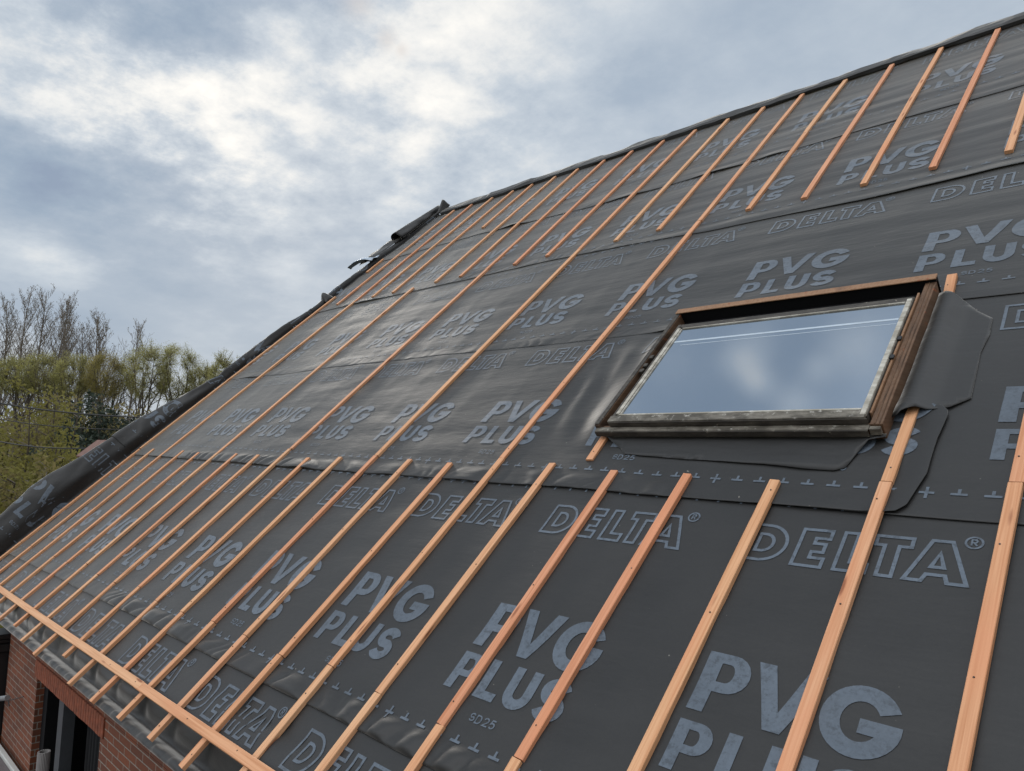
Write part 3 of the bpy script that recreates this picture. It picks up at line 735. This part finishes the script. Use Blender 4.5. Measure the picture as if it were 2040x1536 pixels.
# ------------------------------------------------------------------ laths
def lath(name, s0, t0, s1, t1, label, group, n0=.006, w=.0425, hgt=.022, nails=True, cat='roof lath', width_dir='t'):
    ln = math.hypot(s1 - s0, t1 - t0); ang = math.atan2(t1 - t0, s1 - s0) - math.pi / 2
    mtx = Matrix.Translation(Vector(roof(s0, t0, n0))) @ ROOFM @ Matrix.Rotation(ang, 4, 'Z')
    bm = bmesh.new(); seg = max(2, int(ln / .35)); rows = []
    sd = random.random() * 100
    for i in range(seg + 1):
        y = ln * i / seg; dx = .0028 * float(vn(y * .9 + sd, sd, 5)); dz = .0012 * float(vn(y * 1.1 + sd, sd + 9, 6))
        ww = w / 2 + .0006 * float(vn(y * 3 + sd, sd, 8)); c = .0022; k = random.uniform(-.002, .002) if i in (0, seg) else 0
        prof = [(-ww, dz), (-ww, hgt - c + dz), (-ww + c, hgt + dz), (ww - c, hgt + dz), (ww, hgt - c + dz), (ww, dz)]
        rows.append([bm.verts.new((px + dx, y + (k * px / ww), pz)) for px, pz in prof])
    for i in range(seg):
        for j in range(6):
            bm.faces.new((rows[i][j], rows[i][(j + 1) % 6], rows[i + 1][(j + 1) % 6], rows[i + 1][j]))
    bm.faces.new(rows[0][::-1]); bm.faces.new(rows[-1])
    bmesh.ops.recalc_face_normals(bm, faces=bm.faces[:])
    me = bpy.data.meshes.new(name); bm.to_mesh(me); bm.free(); me.materials.append(M_LATH)
    o = bpy.data.objects.new(name, me); COL.objects.link(o); o.matrix_world = mtx
    meta(o, label=label, cat=cat, group=group)
    if nails:
        y = random.uniform(.06, .14)
        while y < ln - .03:
            P = roof(s0 + (s1 - s0) * y / ln, t0 + (t1 - t0) * y / ln, 0)
            px, py = pixel_of(P)
            if -20 < px < 2060 and -20 < py < 1556 and np.linalg.norm(P - CAM) < 5.2:
                nl = bpy.data.objects.new('nail', NAIL_ME); COL.objects.link(nl); nl.parent = o
                nl.location = (random.uniform(-.008, .008), y, hgt + .0012); nl.rotation_euler = (random.uniform(-.3, .3), random.uniform(-.3, .3), 0)
            y += random.uniform(.40, .75)
    return o
g = Geo(); g.tube([(0, 0, -.004), (0, 0, .001)], .0031, 8)
NAIL_ME = bpy.data.meshes.new('nail'); NAIL_ME.from_pydata(g.v, [], g.f); NAIL_ME.materials.append(M_NAIL)
ORD = ['first', 'second', 'third', 'fourth', 'fifth', 'sixth', 'seventh', 'eighth', 'ninth', 'tenth', 'eleventh', 'twelfth', 'thirteenth', 'fourteenth', 'fifteenth', 'sixteenth', 'seventeenth', 'eighteenth', 'nineteenth', 'twentieth', 'twenty-first', 'twenty-second', 'twenty-third', 'twenty-fourth']
def in_frame(s0, t0, s1, t1, mg=0):
    for i in range(41):
        q = i / 40; px, py = pixel_of(roof(s0 + (s1 - s0) * q, t0 + (t1 - t0) * q, .02))
        if -mg < px < 2040 + mg and -mg < py < 1536 + mg: return True
    return False
EAVE_END = {-8.79: .06, -8.37: .07, -7.96: .06, -7.53: .158, -7.115: .064, -6.70: .096, -6.30: .051, -5.885: .039, -5.465: .134, -5.045: .04, -4.62: .045, -4.21: .065, -3.80: .081, -3.385: .075}
JOINT = {-7.96: .692, -7.53: .679, -7.115: .678, -6.70: .727, -6.30: .685, -5.465: .72, -3.80: .70, -4.21: .70, -2.98: .725, -2.577: .697}
FTOP = {-8.37: 2.12, -7.96: 2.119, -7.53: 2.11, -7.115: 2.093, -6.70: 2.10, -6.30: 2.099, -5.885: 2.096, -5.465: 2.179, -5.045: 2.085, -4.62: 2.106, -4.21: 2.134, -3.80: 2.111, -3.385: 2.092, -2.98: 2.147, -2.577: 2.122, -2.155: 2.087, -1.75: 2.084, -1.338: 2.07, -.925: 2.085, -.528: 2.108}
rows_ = {'eave': [], 'field': [], 'long': [], 'top': []}
for s in LATH_S:
    j = JOINT.get(s, .68); off = random.uniform(-.006, .006)
    rows_['eave'].append((s + off * .4, EAVE_END.get(s, .07), s + off, j - .0015))
    rows_['field'].append((s + random.uniform(-.004, .004), j + .0015, s, FTOP.get(s, 2.11)))
for s0, s1, t0, t1 in ((-8.80, -8.757, 2.123, 5.32), (-7.962, -7.885, 2.122, 5.0), (-6.70, -6.674, 2.103, 4.99), (-5.452, -5.468, 2.182, 5.03), (-4.205, -4.195, 2.137, 5.0), (-2.985, -2.972, 2.15, 5.0), (-.528, -.50, 2.111, 5.0)):
    rows_['long'].append((s0, t0, s1, t1))
for s0, t0, s1, t1 in ((-8.76, 5.98, -8.772, 6.36), (-8.351, 5.032, -8.417, 7.735), (-7.885, 5.003, -8.005, 7.735), (-7.512, 5.009, -7.56, 7.735), (-7.086, 5.003, -7.132, 7.73), (-6.726, 6.473, -6.757, 7.735),
                       (-6.295, 5.018, -6.342, 7.745), (-5.871, 5.011, -5.951, 7.745), (-5.47, 5.033, -5.514, 7.745), (-5.04, 4.999, -5.091, 7.745), (-4.616, 5.02, -4.64, 7.745), (-4.195, 5.003, -4.217, 7.745),
                       (-3.792, 4.996, -3.81, 7.75), (-3.361, 5.02, -3.402, 7.75), (-2.968, 5.003, -2.985, 7.75), (-2.555, 5.007, -2.558, 6.46), (-2.562, 6.463, -2.560, 7.75), (-2.118, 4.98, -2.133, 7.74), (-1.715, 4.985, -1.727, 7.75),
                       (-1.298, 4.993, -1.292, 7.75), (-.891, 4.977, -.895, 7.75), (-.47, 4.98, -.47, 7.75)):
    rows_['top'].append((s0, t0, s1, t1))
TXT = {'eave': ('short lath running off the eaves under the crossing lath, {} from the left', 'short laths at the eaves'),
       'field': ('lath between the eaves laths and the seam below the roof window, {} from the left', 'laths on the lower part of the roof'),
       'long': ('long lath crossing the middle of the roof alone, {} from the left', 'long laths crossing the middle of the roof'),
       'top': ('lath reaching up to the ridge strip, {} from the left verge', 'laths below the ridge')}
for key, L_ in rows_.items():
    vis = [r for r in L_ if in_frame(*r)]
    for i, r in enumerate(vis):
        lath('roof_lath', *r, TXT[key][0].format(ORD[i]), TXT[key][1])
lath('roof_lath', -2.352, 2.157, -2.362, 2.385, 'very short lath stub at the bottom left corner of the roof window', 'lath pieces beside the roof window')
lath('roof_lath', -.922, 2.088, -.918, 2.56, 'lath disappearing under the plain patch at the bottom right of the roof window', 'lath pieces beside the roof window')
lath('roof_lath', -.939, 3.36, -.952, 3.565, 'split lath end showing above the top right corner of the roof window', 'lath pieces beside the roof window')
lath('eaves_lath', -4.24, .2395, -9.3, .240, 'pale lath lying across the rafters\' laths along the eaves, left piece', 'laths along the eaves', n0=.0265, w=.046)
lath('eaves_lath', 1.5, .236, -4.30, .2385, 'pinkish lath lying across the other laths along the eaves, right piece', 'laths along the eaves', n0=.027, w=.046)

# ------------------------------------------------------------------ roof window
win = thing('roof_window', tuple(roof(-1.68, 2.33, 0)), label='old timber roof window with weathered metal cladding and sky reflected in its pane', cat='roof window')
def wpart(name, boxes, mt, parent=win, bev=.002):
    g = Geo()
    for (s0, s1, t0, t1, n0, n1) in boxes: g.box(s0, s1, t0, t1, n0, n1, bev=bev)
    g.roofspace()
    return mesh(name, g.v, g.f, mt, parent=parent, loc=win.location)
case = wpart('casing', [(-1.026, -.978, 2.345, 3.43, .0, .088), (-2.392, -2.362, 2.345, 3.44, .0, .098), (-2.36, -1.028, 2.338, 2.375, .0, .070)], M_CASE)
wpart('casing_moulding', [(-1.010, -1.004, 2.347, 3.428, .088, .0905), (-.992, -.9875, 2.347, 3.428, .088, .0895)], M_CASE, case)
rail = wpart('top_rail', [(-2.392, -.978, 3.402, 3.437, .0, .1045)], M_DARK)  # rail coloured near-black, the shade of the recess below its cap painted in
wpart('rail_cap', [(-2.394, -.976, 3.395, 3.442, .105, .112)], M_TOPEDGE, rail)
wpart('gap_shade', [(-2.36, -1.03, 3.262, 3.397, .0, .035), (-2.361, -2.31, 2.376, 3.262, 0, .03), (-1.037, -1.027, 2.376, 3.262, 0, .03)], M_DARK)  # near-black boxes that paint the shade down the gaps round the sash
sash = wpart('sash', [(-2.306, -2.285, 2.36, 3.258, .04, .110), (-1.041, -1.0385, 2.372, 3.258, .04, .106), (-2.284, -1.0415, 3.228, 3.258, .04, .108), (-2.262, -1.064, 3.2075, 3.2275, .04, .114)], M_ALUD)
wpart('glazing_bead', [(-2.283, -2.262, 2.414, 3.205, .10, .1185), (-2.258, -2.250, 2.414, 3.197, .10, .1165), (-1.063, -1.0415, 2.372, 3.226, .10, .1185), (-2.252, -1.066, 3.199, 3.206, .10, .117), (-2.262, -1.064, 2.402, 2.412, .10, .118)], M_ALUL, sash)
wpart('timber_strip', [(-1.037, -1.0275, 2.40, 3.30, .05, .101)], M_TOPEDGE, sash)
wpart('sash_cladding', [(-2.306, -1.043, 2.353, 2.4005, .088, .1165)], M_ALU, sash)
wpart('sash_drip', [(-2.300, -1.030, 2.3475, 2.3525, .083, .112)], M_ALUD, sash)
wpart('sill_lip', [(-2.385, -1.028, 2.320, 2.352, .0745, .0805)], M_ALU)
wpart('sill_cladding', [(-2.385, -1.028, 2.3135, 2.3198, .046, .0790)], M_ALUD)
wpart('corner_bracket', [(-1.027, -.985, 2.325, 2.344, .046, .079)], M_ALU)
wpart('side_cladding', [(-2.392, -2.364, 2.35, 3.42, .0985, .104)], M_ALUD)
gl = Geo(); gl.box(-2.25, -1.064, 2.412, 3.197, .104, .109); gl.roofspace()
pane = mesh('pane', gl.v, gl.f, M_GLASS, parent=win, loc=win.location)
wpart('spacer_bar', [(-2.245, -1.069, 3.063, 3.077, .1092, .1098), (-2.19, -1.069, 3.030, 3.034, .1092, .1096)], M_BLIND, pane, bev=0)
for t_ in (2.90, 2.76):
    wpart('hinge_block', [(-1.045, -1.024, t_, t_ + .026, .10, .112)], M_BLACKPVC)
for t_ in (2.80, 2.85, 2.93):
    wpart('hinge_scrap', [(-2.350, -2.325, t_, t_ + .03, .085, .108)], M_ALUD)

# ------------------------------------------------------------------ house under the roof
house = thing('brick_house', (-7, .4, GZ), label='red brick house wall with a dark opening under the new roof', cat='house')
def wallmesh(name, rects, y0, y1, mt, parent=house, flipuv=False):
    V, F, UV = [], [], []
    for (x0, x1, z0, z1) in rects:
        for (q, uvs) in (([(x0, y0, z0), (x1, y0, z0), (x1, y0, z1), (x0, y0, z1)], [(x0, z0), (x1, z0), (x1, z1), (x0, z1)]),
                         ([(x0, y1, z0), (x0, y0, z0), (x0, y0, z1), (x0, y1, z1)], [(y1, z0), (y0, z0), (y0, z1), (y1, z1)]),
                         ([(x1, y0, z0), (x1, y1, z0), (x1, y1, z1), (x1, y0, z1)], [(y0, z0), (y1, z0), (y1, z1), (y0, z1)])):
            b = len(V); V += q; F.append([b, b + 1, b + 2, b + 3]); UV += uvs
    o = mesh(name, V, F, mt, parent=parent)
    ul = o.data.uv_layers.new(name='UVMap')
    for i, q in enumerate(UV): ul.data[i].uv = q
    return o
wallmesh('wall', [(-8.43, -7.36, GZ, -.37), (-5.64, 2.5, GZ, -.37), (-8.43, 2.5, -.368, .20), (-7.36, -5.64, GZ, -1.9)], .40, .52, M_BRICK)
lin = Geo(); x = -7.42; lin2 = Geo()
while x < -5.58:
    lin.box(x, x + .048, .388, .50, -.512 + random.uniform(-.002, .002), -.374, bev=.003); x += .0565
lin2.box(-7.43, -5.57, .394, .50, -.509, -.377)
lint = mesh('lintel', lin.v, lin.f, M_BRICK1, parent=house, loc=house.location)
mesh('lintel_mortar', lin2.v, lin2.f, M_MORTAR, parent=lint, loc=house.location)
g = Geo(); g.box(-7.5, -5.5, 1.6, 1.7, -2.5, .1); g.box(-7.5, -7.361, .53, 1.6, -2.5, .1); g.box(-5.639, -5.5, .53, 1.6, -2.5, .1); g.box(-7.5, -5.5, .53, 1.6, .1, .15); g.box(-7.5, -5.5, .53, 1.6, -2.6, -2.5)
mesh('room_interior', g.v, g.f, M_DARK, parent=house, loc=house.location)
g = Geo(); g.box(-7.36, -7.24, .46, .56, -1.9, -.515); g.box(-6.80, -5.64, .48, .56, -.60, -.515); g.box(-5.73, -5.642, .46, .56, -1.9, -.60)
fr = mesh('window_frame', g.v, g.f, [M_DARK], parent=house, loc=house.location)
g = Geo(); g.box(-6.93, -6.80, .47, .56, -1.9, -.515); mesh('mullion', g.v, g.f, [M_FRAME], parent=house, loc=house.location)
g = Geo(); cv = []; nx = 90
for i in range(nx):
    xx = -6.78 + .78 * i / (nx - 1); cv.append((xx, .66 + .025 * math.sin(i * .75)))
V = [(a, b_, z) for z in (-2.0, -.55) for a, b_ in cv]; F = [(i, i + 1, nx + i + 1, nx + i) for i in range(nx - 1)]
mesh('curtain', V, F, M_CURT, parent=house, loc=house.location, smooth=True)
g = Geo(); g.box(-6.02, -5.70, .62, .80, -.76, -.745); g.box(-5.99, -5.88, .66, .76, -.744, -.66); g.box(-5.83, -5.74, .66, .74, -.744, -.69)
mesh('shelf', g.v, g.f, M_GALV, parent=house, loc=house.location)
g = Geo(); g.box(-9.30, 2.6, .30, 7.78, -.20, -.055); g.roofspace()
mesh('roof_deck', g.v, g.f, M_BLACKPVC, parent=house, loc=house.location)
g = Geo(); g.box(-8.9, 2.6, .075, .29, -.20, -.10); g.roofspace()
mesh('eaves_board', g.v, g.f, M_BLACKPVC, parent=house, loc=house.location)
zr = 7.8 * SY; yr = 7.8 * CY
mesh('rear_slope', [(-9.25, yr + .05, zr - .03), (2.6, yr + .05, zr - .03), (2.6, 2 * yr, .1), (-9.25, 2 * yr, .1)], [(0, 1, 2, 3)], M_TILE, parent=house, loc=house.location)
mesh('gable_wall', [(-9.1, .5, GZ), (-9.1, 2 * yr - .3, GZ), (-9.1, 2 * yr - .3, .2), (-9.1, yr, zr - .3), (-9.1, .5, .2)], [(0, 1, 2, 3, 4)], M_BRICK1, parent=house, loc=house.location)
# old tiles left on the verge under the turned-up membrane
vt = thing('verge_tiles', tuple(roof(-9.3, 1.6, 0)), label='weathered brown tiles left on the verge under the turned-up black membrane', cat='roof tiles')
i = 0; t_ = -.1
while t_ < 3.0:
    Hh = float(np.interp(t_ + .15, *FLH))
    g = Geo(); tp = .203 if 1.7 < t_ < 2.0 else Hh - .20; g.box(-9.78, -9.36, t_, t_ + .30, tp - .08, tp, bev=.008); g.roofspace()
    mesh('tile', g.v, g.f, M_TILE, parent=vt, loc=vt.location); t_ += .31

# lower flat roof in front of the wall, with its pale edging
g = Geo(); g.box(-12.5, 2.5, -3.2, .30, -1.42, -1.30)
g.make('flat_roof', M_FLAT, loc=(-8, -1, -1.3), label='mauve grey flat roof below the brick wall, lower left corner', cat='flat roof')
g = Geo(); g.box(-12.5, 2.5, .305, .345, -1.42, -1.272, bev=.004)
g.make('edge_trim', M_WHITEMETAL, loc=(-8, .32, -1.3), label='pale metal trim along the edge of the flat roof at the brick wall', cat='trim')
# ribbed pipe
pb = CAM + pdir(88, 1497) * 1.0; d = pdir(88, 1497); k = (.22 - CAM[1]) / d[1]; P = CAM + d * k
g = Geo(); R_ = .042; n = 26
ringo = [(P[0] + (R_ if j % 2 else R_ * .93) * math.cos(2 * math.pi * j / (2 * n)), P[1] + (R_ if j % 2 else R_ * .93) * math.sin(2 * math.pi * j / (2 * n))) for j in range(2 * n)]
ringi = [(P[0] + .032 * math.cos(2 * math.pi * j / (2 * n)), P[1] + .032 * math.sin(2 * math.pi * j / (2 * n))) for j in range(2 * n)]
V = [(a, b_, -1.30) for a, b_ in ringo] + [(a, b_, P[2]) for a, b_ in ringo] + [(a, b_, P[2]) for a, b_ in ringi] + [(a, b_, P[2] - .15) for a, b_ in ringi]
F = []; q = 2 * n
for r_ in range(3): F += [(r_ * q + j, r_ * q + (j + 1) % q, (r_ + 1) * q + (j + 1) % q, (r_ + 1) * q + j) for j in range(q)]
F.append(list(range(3 * q, 4 * q)))
mesh('ribbed_pipe', V, F, M_GREYPIPE, loc=(P[0], P[1], -1.3), label='upright grey ribbed pipe in front of the dark opening', cat='pipe')
# black downpipe and hopper at the corner of the wall
dp = thing('downpipe', (-8.55, .3, -1.3), label='black downpipe with a stepped head at the left end of the brick wall', cat='downpipe')
g = Geo(); g.box(-8.70, -8.47, .30, .46, -1.30, -.52, bev=.01); mesh('pipe', g.v, g.f, M_BLACKPVC, parent=dp)
g = Geo(); g.box(-8.74, -8.44, .27, .48, -.52, -.44, bev=.008); g.box(-8.72, -8.45, .28, .47, -.438, -.40, bev=.006); g.box(-8.75, -8.43, .26, .49, -.398, -.35, bev=.008)
mesh('hopper_head', g.v, g.f, M_BLACKPVC, parent=dp)
g = Geo(); g.box(-8.80, -8.50, .12, .20, -.17, -.02, bev=.004)
g.make('rafter_end', M_TOPEDGE, loc=(-8.6, .15, -.2), label='pale timber rafter end above the black downpipe', cat='rafter')
def at_y(px, py, y): d = pdir(px, py); return CAM + d * ((y - CAM[1]) / d[1])
br = thing('wall_bracket', tuple(at_y(8, 1392, .30)), label='grey tube bracket with a thin rod sticking out by the downpipe', cat='bracket')
g = Geo(); g.tube([at_y(-40, 1396, .26), at_y(15, 1390, .28)], .022, 10); mesh('tube', g.v, g.f, M_GALV, parent=br)
g = Geo(); g.tube([at_y(12, 1397, .28), at_y(47, 1388, .33)], .004, 6); g.tube([at_y(17, 1396, .28), at_y(18, 1407, .28)], .005, 6); mesh('rod', g.v, g.f, M_BLACKPVC, parent=br)

# ------------------------------------------------------------------ overhead cables
def cable(pa, da, pb, db, label, r=.013):
    A = CAM + pdir(*pa) * da; B = CAM + pdir(*pb) * db
    A2 = A + (A - B) * 1.2; B2 = B + (B - A) * .25
    P = [A2 + (B2 - A2) * i / 30 + np.array([0, 0, -.25 * math.sin(math.pi * i / 30)]) for i in range(31)]
    g = Geo(); g.tube(P, r, 6); g.make('overhead_cable', M_CABLE, loc=tuple(A), label=label, cat='cable', group='overhead cables across the trees')
cable((0, 771), 14, (285, 822), 13, 'topmost of the three black cables crossing in front of the trees')
cable((0, 803), 14, (250, 846), 13, 'middle one of the three black cables, the thinnest, in front of the trees', .008)
cable((0, 845), 13, (190, 882), 12, 'lowest of the three black cables, crossing the yellow-green shrubs', .010)

# ------------------------------------------------------------------ trees
RNG = np.random.default_rng(5)
def nrm(a): return a / (np.linalg.norm(a) + 1e-9)
def branch(g, p, d, ln, r, nseg, up, wob, sides=5, tip=.25):
    P = [np.array(p, float)]; d = nrm(np.array(d, float))
    for i in range(nseg):
        d = nrm(d + RNG.normal(0, wob, 3) + np.array([0, 0, up])); P.append(P[-1] + d * ln / nseg)
    g.tube(P, np.linspace(r, r * tip, nseg + 1), sides, cap=False); return P
def leaves(g, C, size, asp=.5, droop=0.0):
    C = np.asarray(C); n = len(C)
    a = RNG.normal(size=(n, 3)); a[:, 2] -= droop; a /= np.linalg.norm(a, axis=1)[:, None]
    b_ = RNG.normal(size=(n, 3)); b_ = np.cross(a, b_); b_ /= np.linalg.norm(b_, axis=1)[:, None]
    sz = size * RNG.uniform(.6, 1.35, n)[:, None]
    q = np.stack([C - a * sz, C + b_ * sz * asp, C + a * sz, C - b_ * sz * asp], 1).reshape(-1, 3)
    b0 = len(g.v); g.v += [tuple(x_) for x_ in q]; g.f += [[b0 + 4 * i, b0 + 4 * i + 1, b0 + 4 * i + 2, b0 + 4 * i + 3] for i in range(n)]; g.m += [0] * n
def base_at(px, dist):
    d = pdir(px, 880); h = nrm(np.array([d[0], d[1], 0])); p = CAM + h * dist; return np.array([p[0], p[1], GZ])
def finish(root, tr, cr, mt_t, mt_l):
    mesh('trunk', tr.v, tr.f, mt_t, parent=root, smooth=True); mesh('crown', cr.v, cr.f, mt_l, parent=root)
def poplar(px, dist, top_y, label, lean=0.0, dense=1.0):
    B = base_at(px, dist); H = CAM[2] - GZ + (880 - top_y) / FPX * dist
    root = thing('bare_poplar', tuple(B), label=label, cat='tree', group='bare poplars behind the willows')
    tr, cr = Geo(), Geo(); buds = []
    T = branch(tr, B, (lean, 0, 1), H * .97, .24, 14, .05, .035, 6, .10)
    nl = int(32 * dense)
    for i in range(nl):
        q = .22 + .72 * (i / nl) + RNG.uniform(0, .03); k = q * 14; a = T[int(k)] + (T[min(int(k) + 1, 14)] - T[int(k)]) * (k - int(k))
        an = RNG.uniform(0, 2 * math.pi); ln = H * (.40 * (1 - q) + .07) * RNG.uniform(.75, 1.1)
        Lb = branch(tr, a, (math.cos(an) * .62, math.sin(an) * .62, .9), ln, .075 * (1 - q) + .018, 7, .16, .08, 4, .2)
        for j in range(7):
            c = Lb[1 + j % 6] + RNG.normal(0, .04, 3); an2 = RNG.uniform(0, 6.28); l2 = ln * RNG.uniform(.18, .40)
            L2 = branch(tr, c, (math.cos(an2) * .7, math.sin(an2) * .7, .8), l2, .025, 4, .2, .12, 3, .35)
            for m_ in range(3):
                an3 = RNG.uniform(0, 6.28); L3 = branch(tr, L2[1 + m_], (math.cos(an3) * .8, math.sin(an3) * .8, .75), l2 * .5, .016, 2, .2, .15, 3, .5)
                buds += [p + RNG.normal(0, .06, 3) for p in L3[1:]] + [L2[-1] + RNG.normal(0, .08, 3)]
    leaves(cr, np.array(buds)[::2], .07, .7)
    finish(root, tr, cr, M_TWIG, M_BUD)
def willow(px, dist, top_y, rad_px, label, mt_l, name='willow_tree', nleaf=15000, lsize=.080, grp='greening willows behind the house', low_y=800):
    B = base_at(px, dist); k = dist / FPX
    H = CAM[2] - GZ + (880 - top_y) * k; rx = rad_px * k; zl = CAM[2] - GZ + (880 - low_y) * k
    cz = zl + (H - zl) * .42; rz_up = H - cz; rz_dn = cz - zl
    root = thing(name, tuple(B), label=label, cat='tree', group=grp)
    tr, cr = Geo(), Geo(); nodes = []
    T = branch(tr, B, (RNG.normal(0, .05), 0, 1), zl * .62, .24, 5, .02, .05, 7, .8)
    for i in range(8):
        an = 6.283 * i / 8 + RNG.uniform(-.3, .3); a = T[3 + i % 3]
        tgt = B + np.array([math.cos(an) * rx * .62, math.sin(an) * rx * .62, cz + rz_up * RNG.uniform(.0, .55)])
        ln = np.linalg.norm(tgt - a); Lb = branch(tr, a, nrm(tgt - a) + np.array([0, 0, .1]), ln, .11, 8, .02, .07, 5, .22)
        nodes += Lb[2:]
        for j in range(4):
            an2 = RNG.uniform(0, 6.28); nodes += branch(tr, Lb[3 + j], (math.cos(an2), math.sin(an2), .8), ln * .35, .045, 5, .04, .12, 4, .3)[2:]
    nodes = np.array(nodes); pts = []
    for i in range(330):
        v = RNG.normal(size=3); v /= np.linalg.norm(v); q = RNG.uniform(.72, 1.04) * (1 + .10 * math.sin(3 * math.atan2(v[1], v[0]) + px))
        tgt = B + np.array([v[0] * rx * q, v[1] * rx * q, cz + v[2] * q * (rz_up if v[2] > 0 else rz_dn)])
        a = nodes[np.argmin(np.linalg.norm(nodes - tgt, axis=1))]; ln = np.linalg.norm(tgt - a)
        tw = branch(tr, a, tgt - a, ln, .026, 4, .0, .12, 3, .4); pts += [(tw[2] + (tw[4] - tw[2]) * RNG.uniform(0, 1)) for _ in range(6)]
    pts = np.array(pts); r = RNG.integers(0, len(pts), nleaf)
    C = pts[r] + RNG.normal(0, 1, (nleaf, 3)) * np.array([.20, .20, .26]) * (rx / 2.6)
    leaves(cr, C, lsize, .34, .5)
    finish(root, tr, cr, M_BARK, mt_l)
def shrub(px, dist, top_y, wid, label, mt_l, name='shrub', nleaf=9000, lsize=.05, cat='shrub', grp=None, bottom=None, conical=False):
    B = base_at(px, dist); H = CAM[2] - GZ + (880 - top_y) / FPX * dist
    root = thing(name, tuple(B), label=label, cat=cat, group=grp)
    tr, cr = Geo(), Geo(); tips = []
    for i in range(16):
        an = RNG.uniform(0, 6.28); sp = RNG.uniform(.05, .55) * wid / max(H, .1) * (1.0 if not conical else .4)
        Lb = branch(tr, B + np.array([math.cos(an), math.sin(an), 0]) * wid * .10, (math.cos(an) * sp, math.sin(an) * sp, 1), H * RNG.uniform(.7, 1.0), .07, 8, .02, .07, 5, .2)
        for j in range(12):
            k = 1 + j % 8; an2 = RNG.uniform(0, 6.28); ln = wid * RNG.uniform(.12, .32) * ((1.25 - k / 9) if conical else 1)
            L2 = branch(tr, Lb[k], (math.cos(an2), math.sin(an2), .55), ln, .02, 4, .03, .16, 3, .3); tips += L2[1:]
    tips = np.array(tips); r = RNG.integers(0, len(tips), nleaf)
    C = tips[r] + RNG.normal(0, 1, (nleaf, 3)) * wid * .045
    leaves(cr, C, lsize, .5, .2)
    finish(root, tr, cr, M_BARK, mt_l)
for a in ((-6, 107, 632, 'bare poplar cut by the left edge of the photo', .0), (22, 113, 618, 'tall bare poplar, second from the left edge, with two close stems beside it', -.02), (48, 105, 610, 'tallest bare poplar, left of the forked one', .0),
          (74, 116, 616, 'tall bare poplar standing left of the gap in the row', .03), (98, 110, 628, 'bare poplar at the right of the tallest clump', .06), (128, 119, 652, 'slim bare poplar in the middle of the row', .0),
          (148, 113, 656, 'bare poplar with a pointed double tip, middle of the row', .0), (184, 119, 640, 'bare poplar, third from the right end of the row', .0), (210, 113, 648, 'bare poplar, second from the right end of the row', .02), (238, 122, 652, 'rightmost bare poplar, with a rounded top', .03)):
    poplar(a[0], a[1], a[2], a[3], a[4], 1.15 if a[0] < 110 else .95)
for a in ((18, 92, 738, 38, 'greening willow at the foot of the tallest poplars, left edge', M_WILLOW), (74, 90, 724, 36, 'thin greening willow between the tall poplar clump and the slim poplars', M_WILLOW),
          (136, 88, 722, 36, 'greening willow under the poplar with the double tip', M_WILLOW), (205, 86, 716, 42, 'golden green willow under the right end of the poplar row', M_WILLOW2),
          (284, 84, 690, 40, 'rounded willow, left of the two domed crowns', M_WILLOW), (343, 86, 690, 42, 'rounded willow, right of the two domed crowns', M_WILLOW),
          (394, 88, 720, 34, 'low willow between the domed crowns and the roof edge', M_WILLOW), (432, 80, 697, 28, 'small willow peeping over the verge of the roof', M_WILLOW), (470, 84, 712, 18, 'tip of a willow just behind the verge of the roof', M_WILLOW)):
    willow(*a, nleaf=int(560 * a[3]), lsize=.058)
for a in ((110, 46, 812, 5.0, 'brownish shrub under the slim poplars behind the cables', M_HEDGE2), (165, 44, 815, 5.0, 'olive shrub in the middle behind the cables', M_HEDGE2)):
    shrub(*a, nleaf=16000, lsize=.085, grp='shrubs behind the cables')
for a in ((215, 40, 800, 5.5, 'dark evergreen beside the turned-up membrane, tallest of the three'), (255, 46, 806, 5.0, 'dark evergreen half hidden by the roof verge'), (150, 34, 868, 4.5, 'low dark evergreen above the brown verge tiles')):
    shrub(*a, M_CONI, name='evergreen_tree', cat='tree', nleaf=18000, lsize=.10, grp='dark evergreens', conical=True)
for a in ((10, 24, 812, 4.2, 'bright yellow-green shrub crossed by the lowest cable, left edge', M_HEDGE), (45, 22, 858, 3.6, 'yellow-green shrub just right of the one at the left edge', M_HEDGE), (8, 17, 930, 3.4, 'low yellow-green hedge nearest the house', M_HEDGE),
          (75, 20, 915, 3.0, 'yellow-green shrub touching the top of the turned-up membrane', M_HEDGE), (155, 26, 892, 1.6, 'small golden shrub beside the brown verge tiles', M_HEDGE), (30, 20, 890, 3.4, 'olive shrub between the yellow-green ones', M_HEDGE2)):
    shrub(*a, nleaf=20000, lsize=.058, grp='yellow-green shrubs by the house')

# far-off wood closing the view under the tree row
tr, cr = Geo(), Geo(); C = []
for i in range(60):
    px = -90 + i * 10.5; B = base_at(px, RNG.uniform(138, 150)); top = CAM[2] - GZ + (880 - RNG.uniform(828, 856)) / FPX * 144
    v = RNG.normal(size=(900, 3)) * np.array([1.6, 1.6, top * .26]) + B + np.array([0, 0, top * .48]); C.append(v[(v[:, 2] > GZ) & (v[:, 2] < B[2] + top)])
leaves(cr, np.concatenate(C), .26, .6)
mesh('far_wood', cr.v, cr.f, M_HEDGE2, kind='stuff', label='dull brownish far wood seen low between the tree trunks', cat='wood')
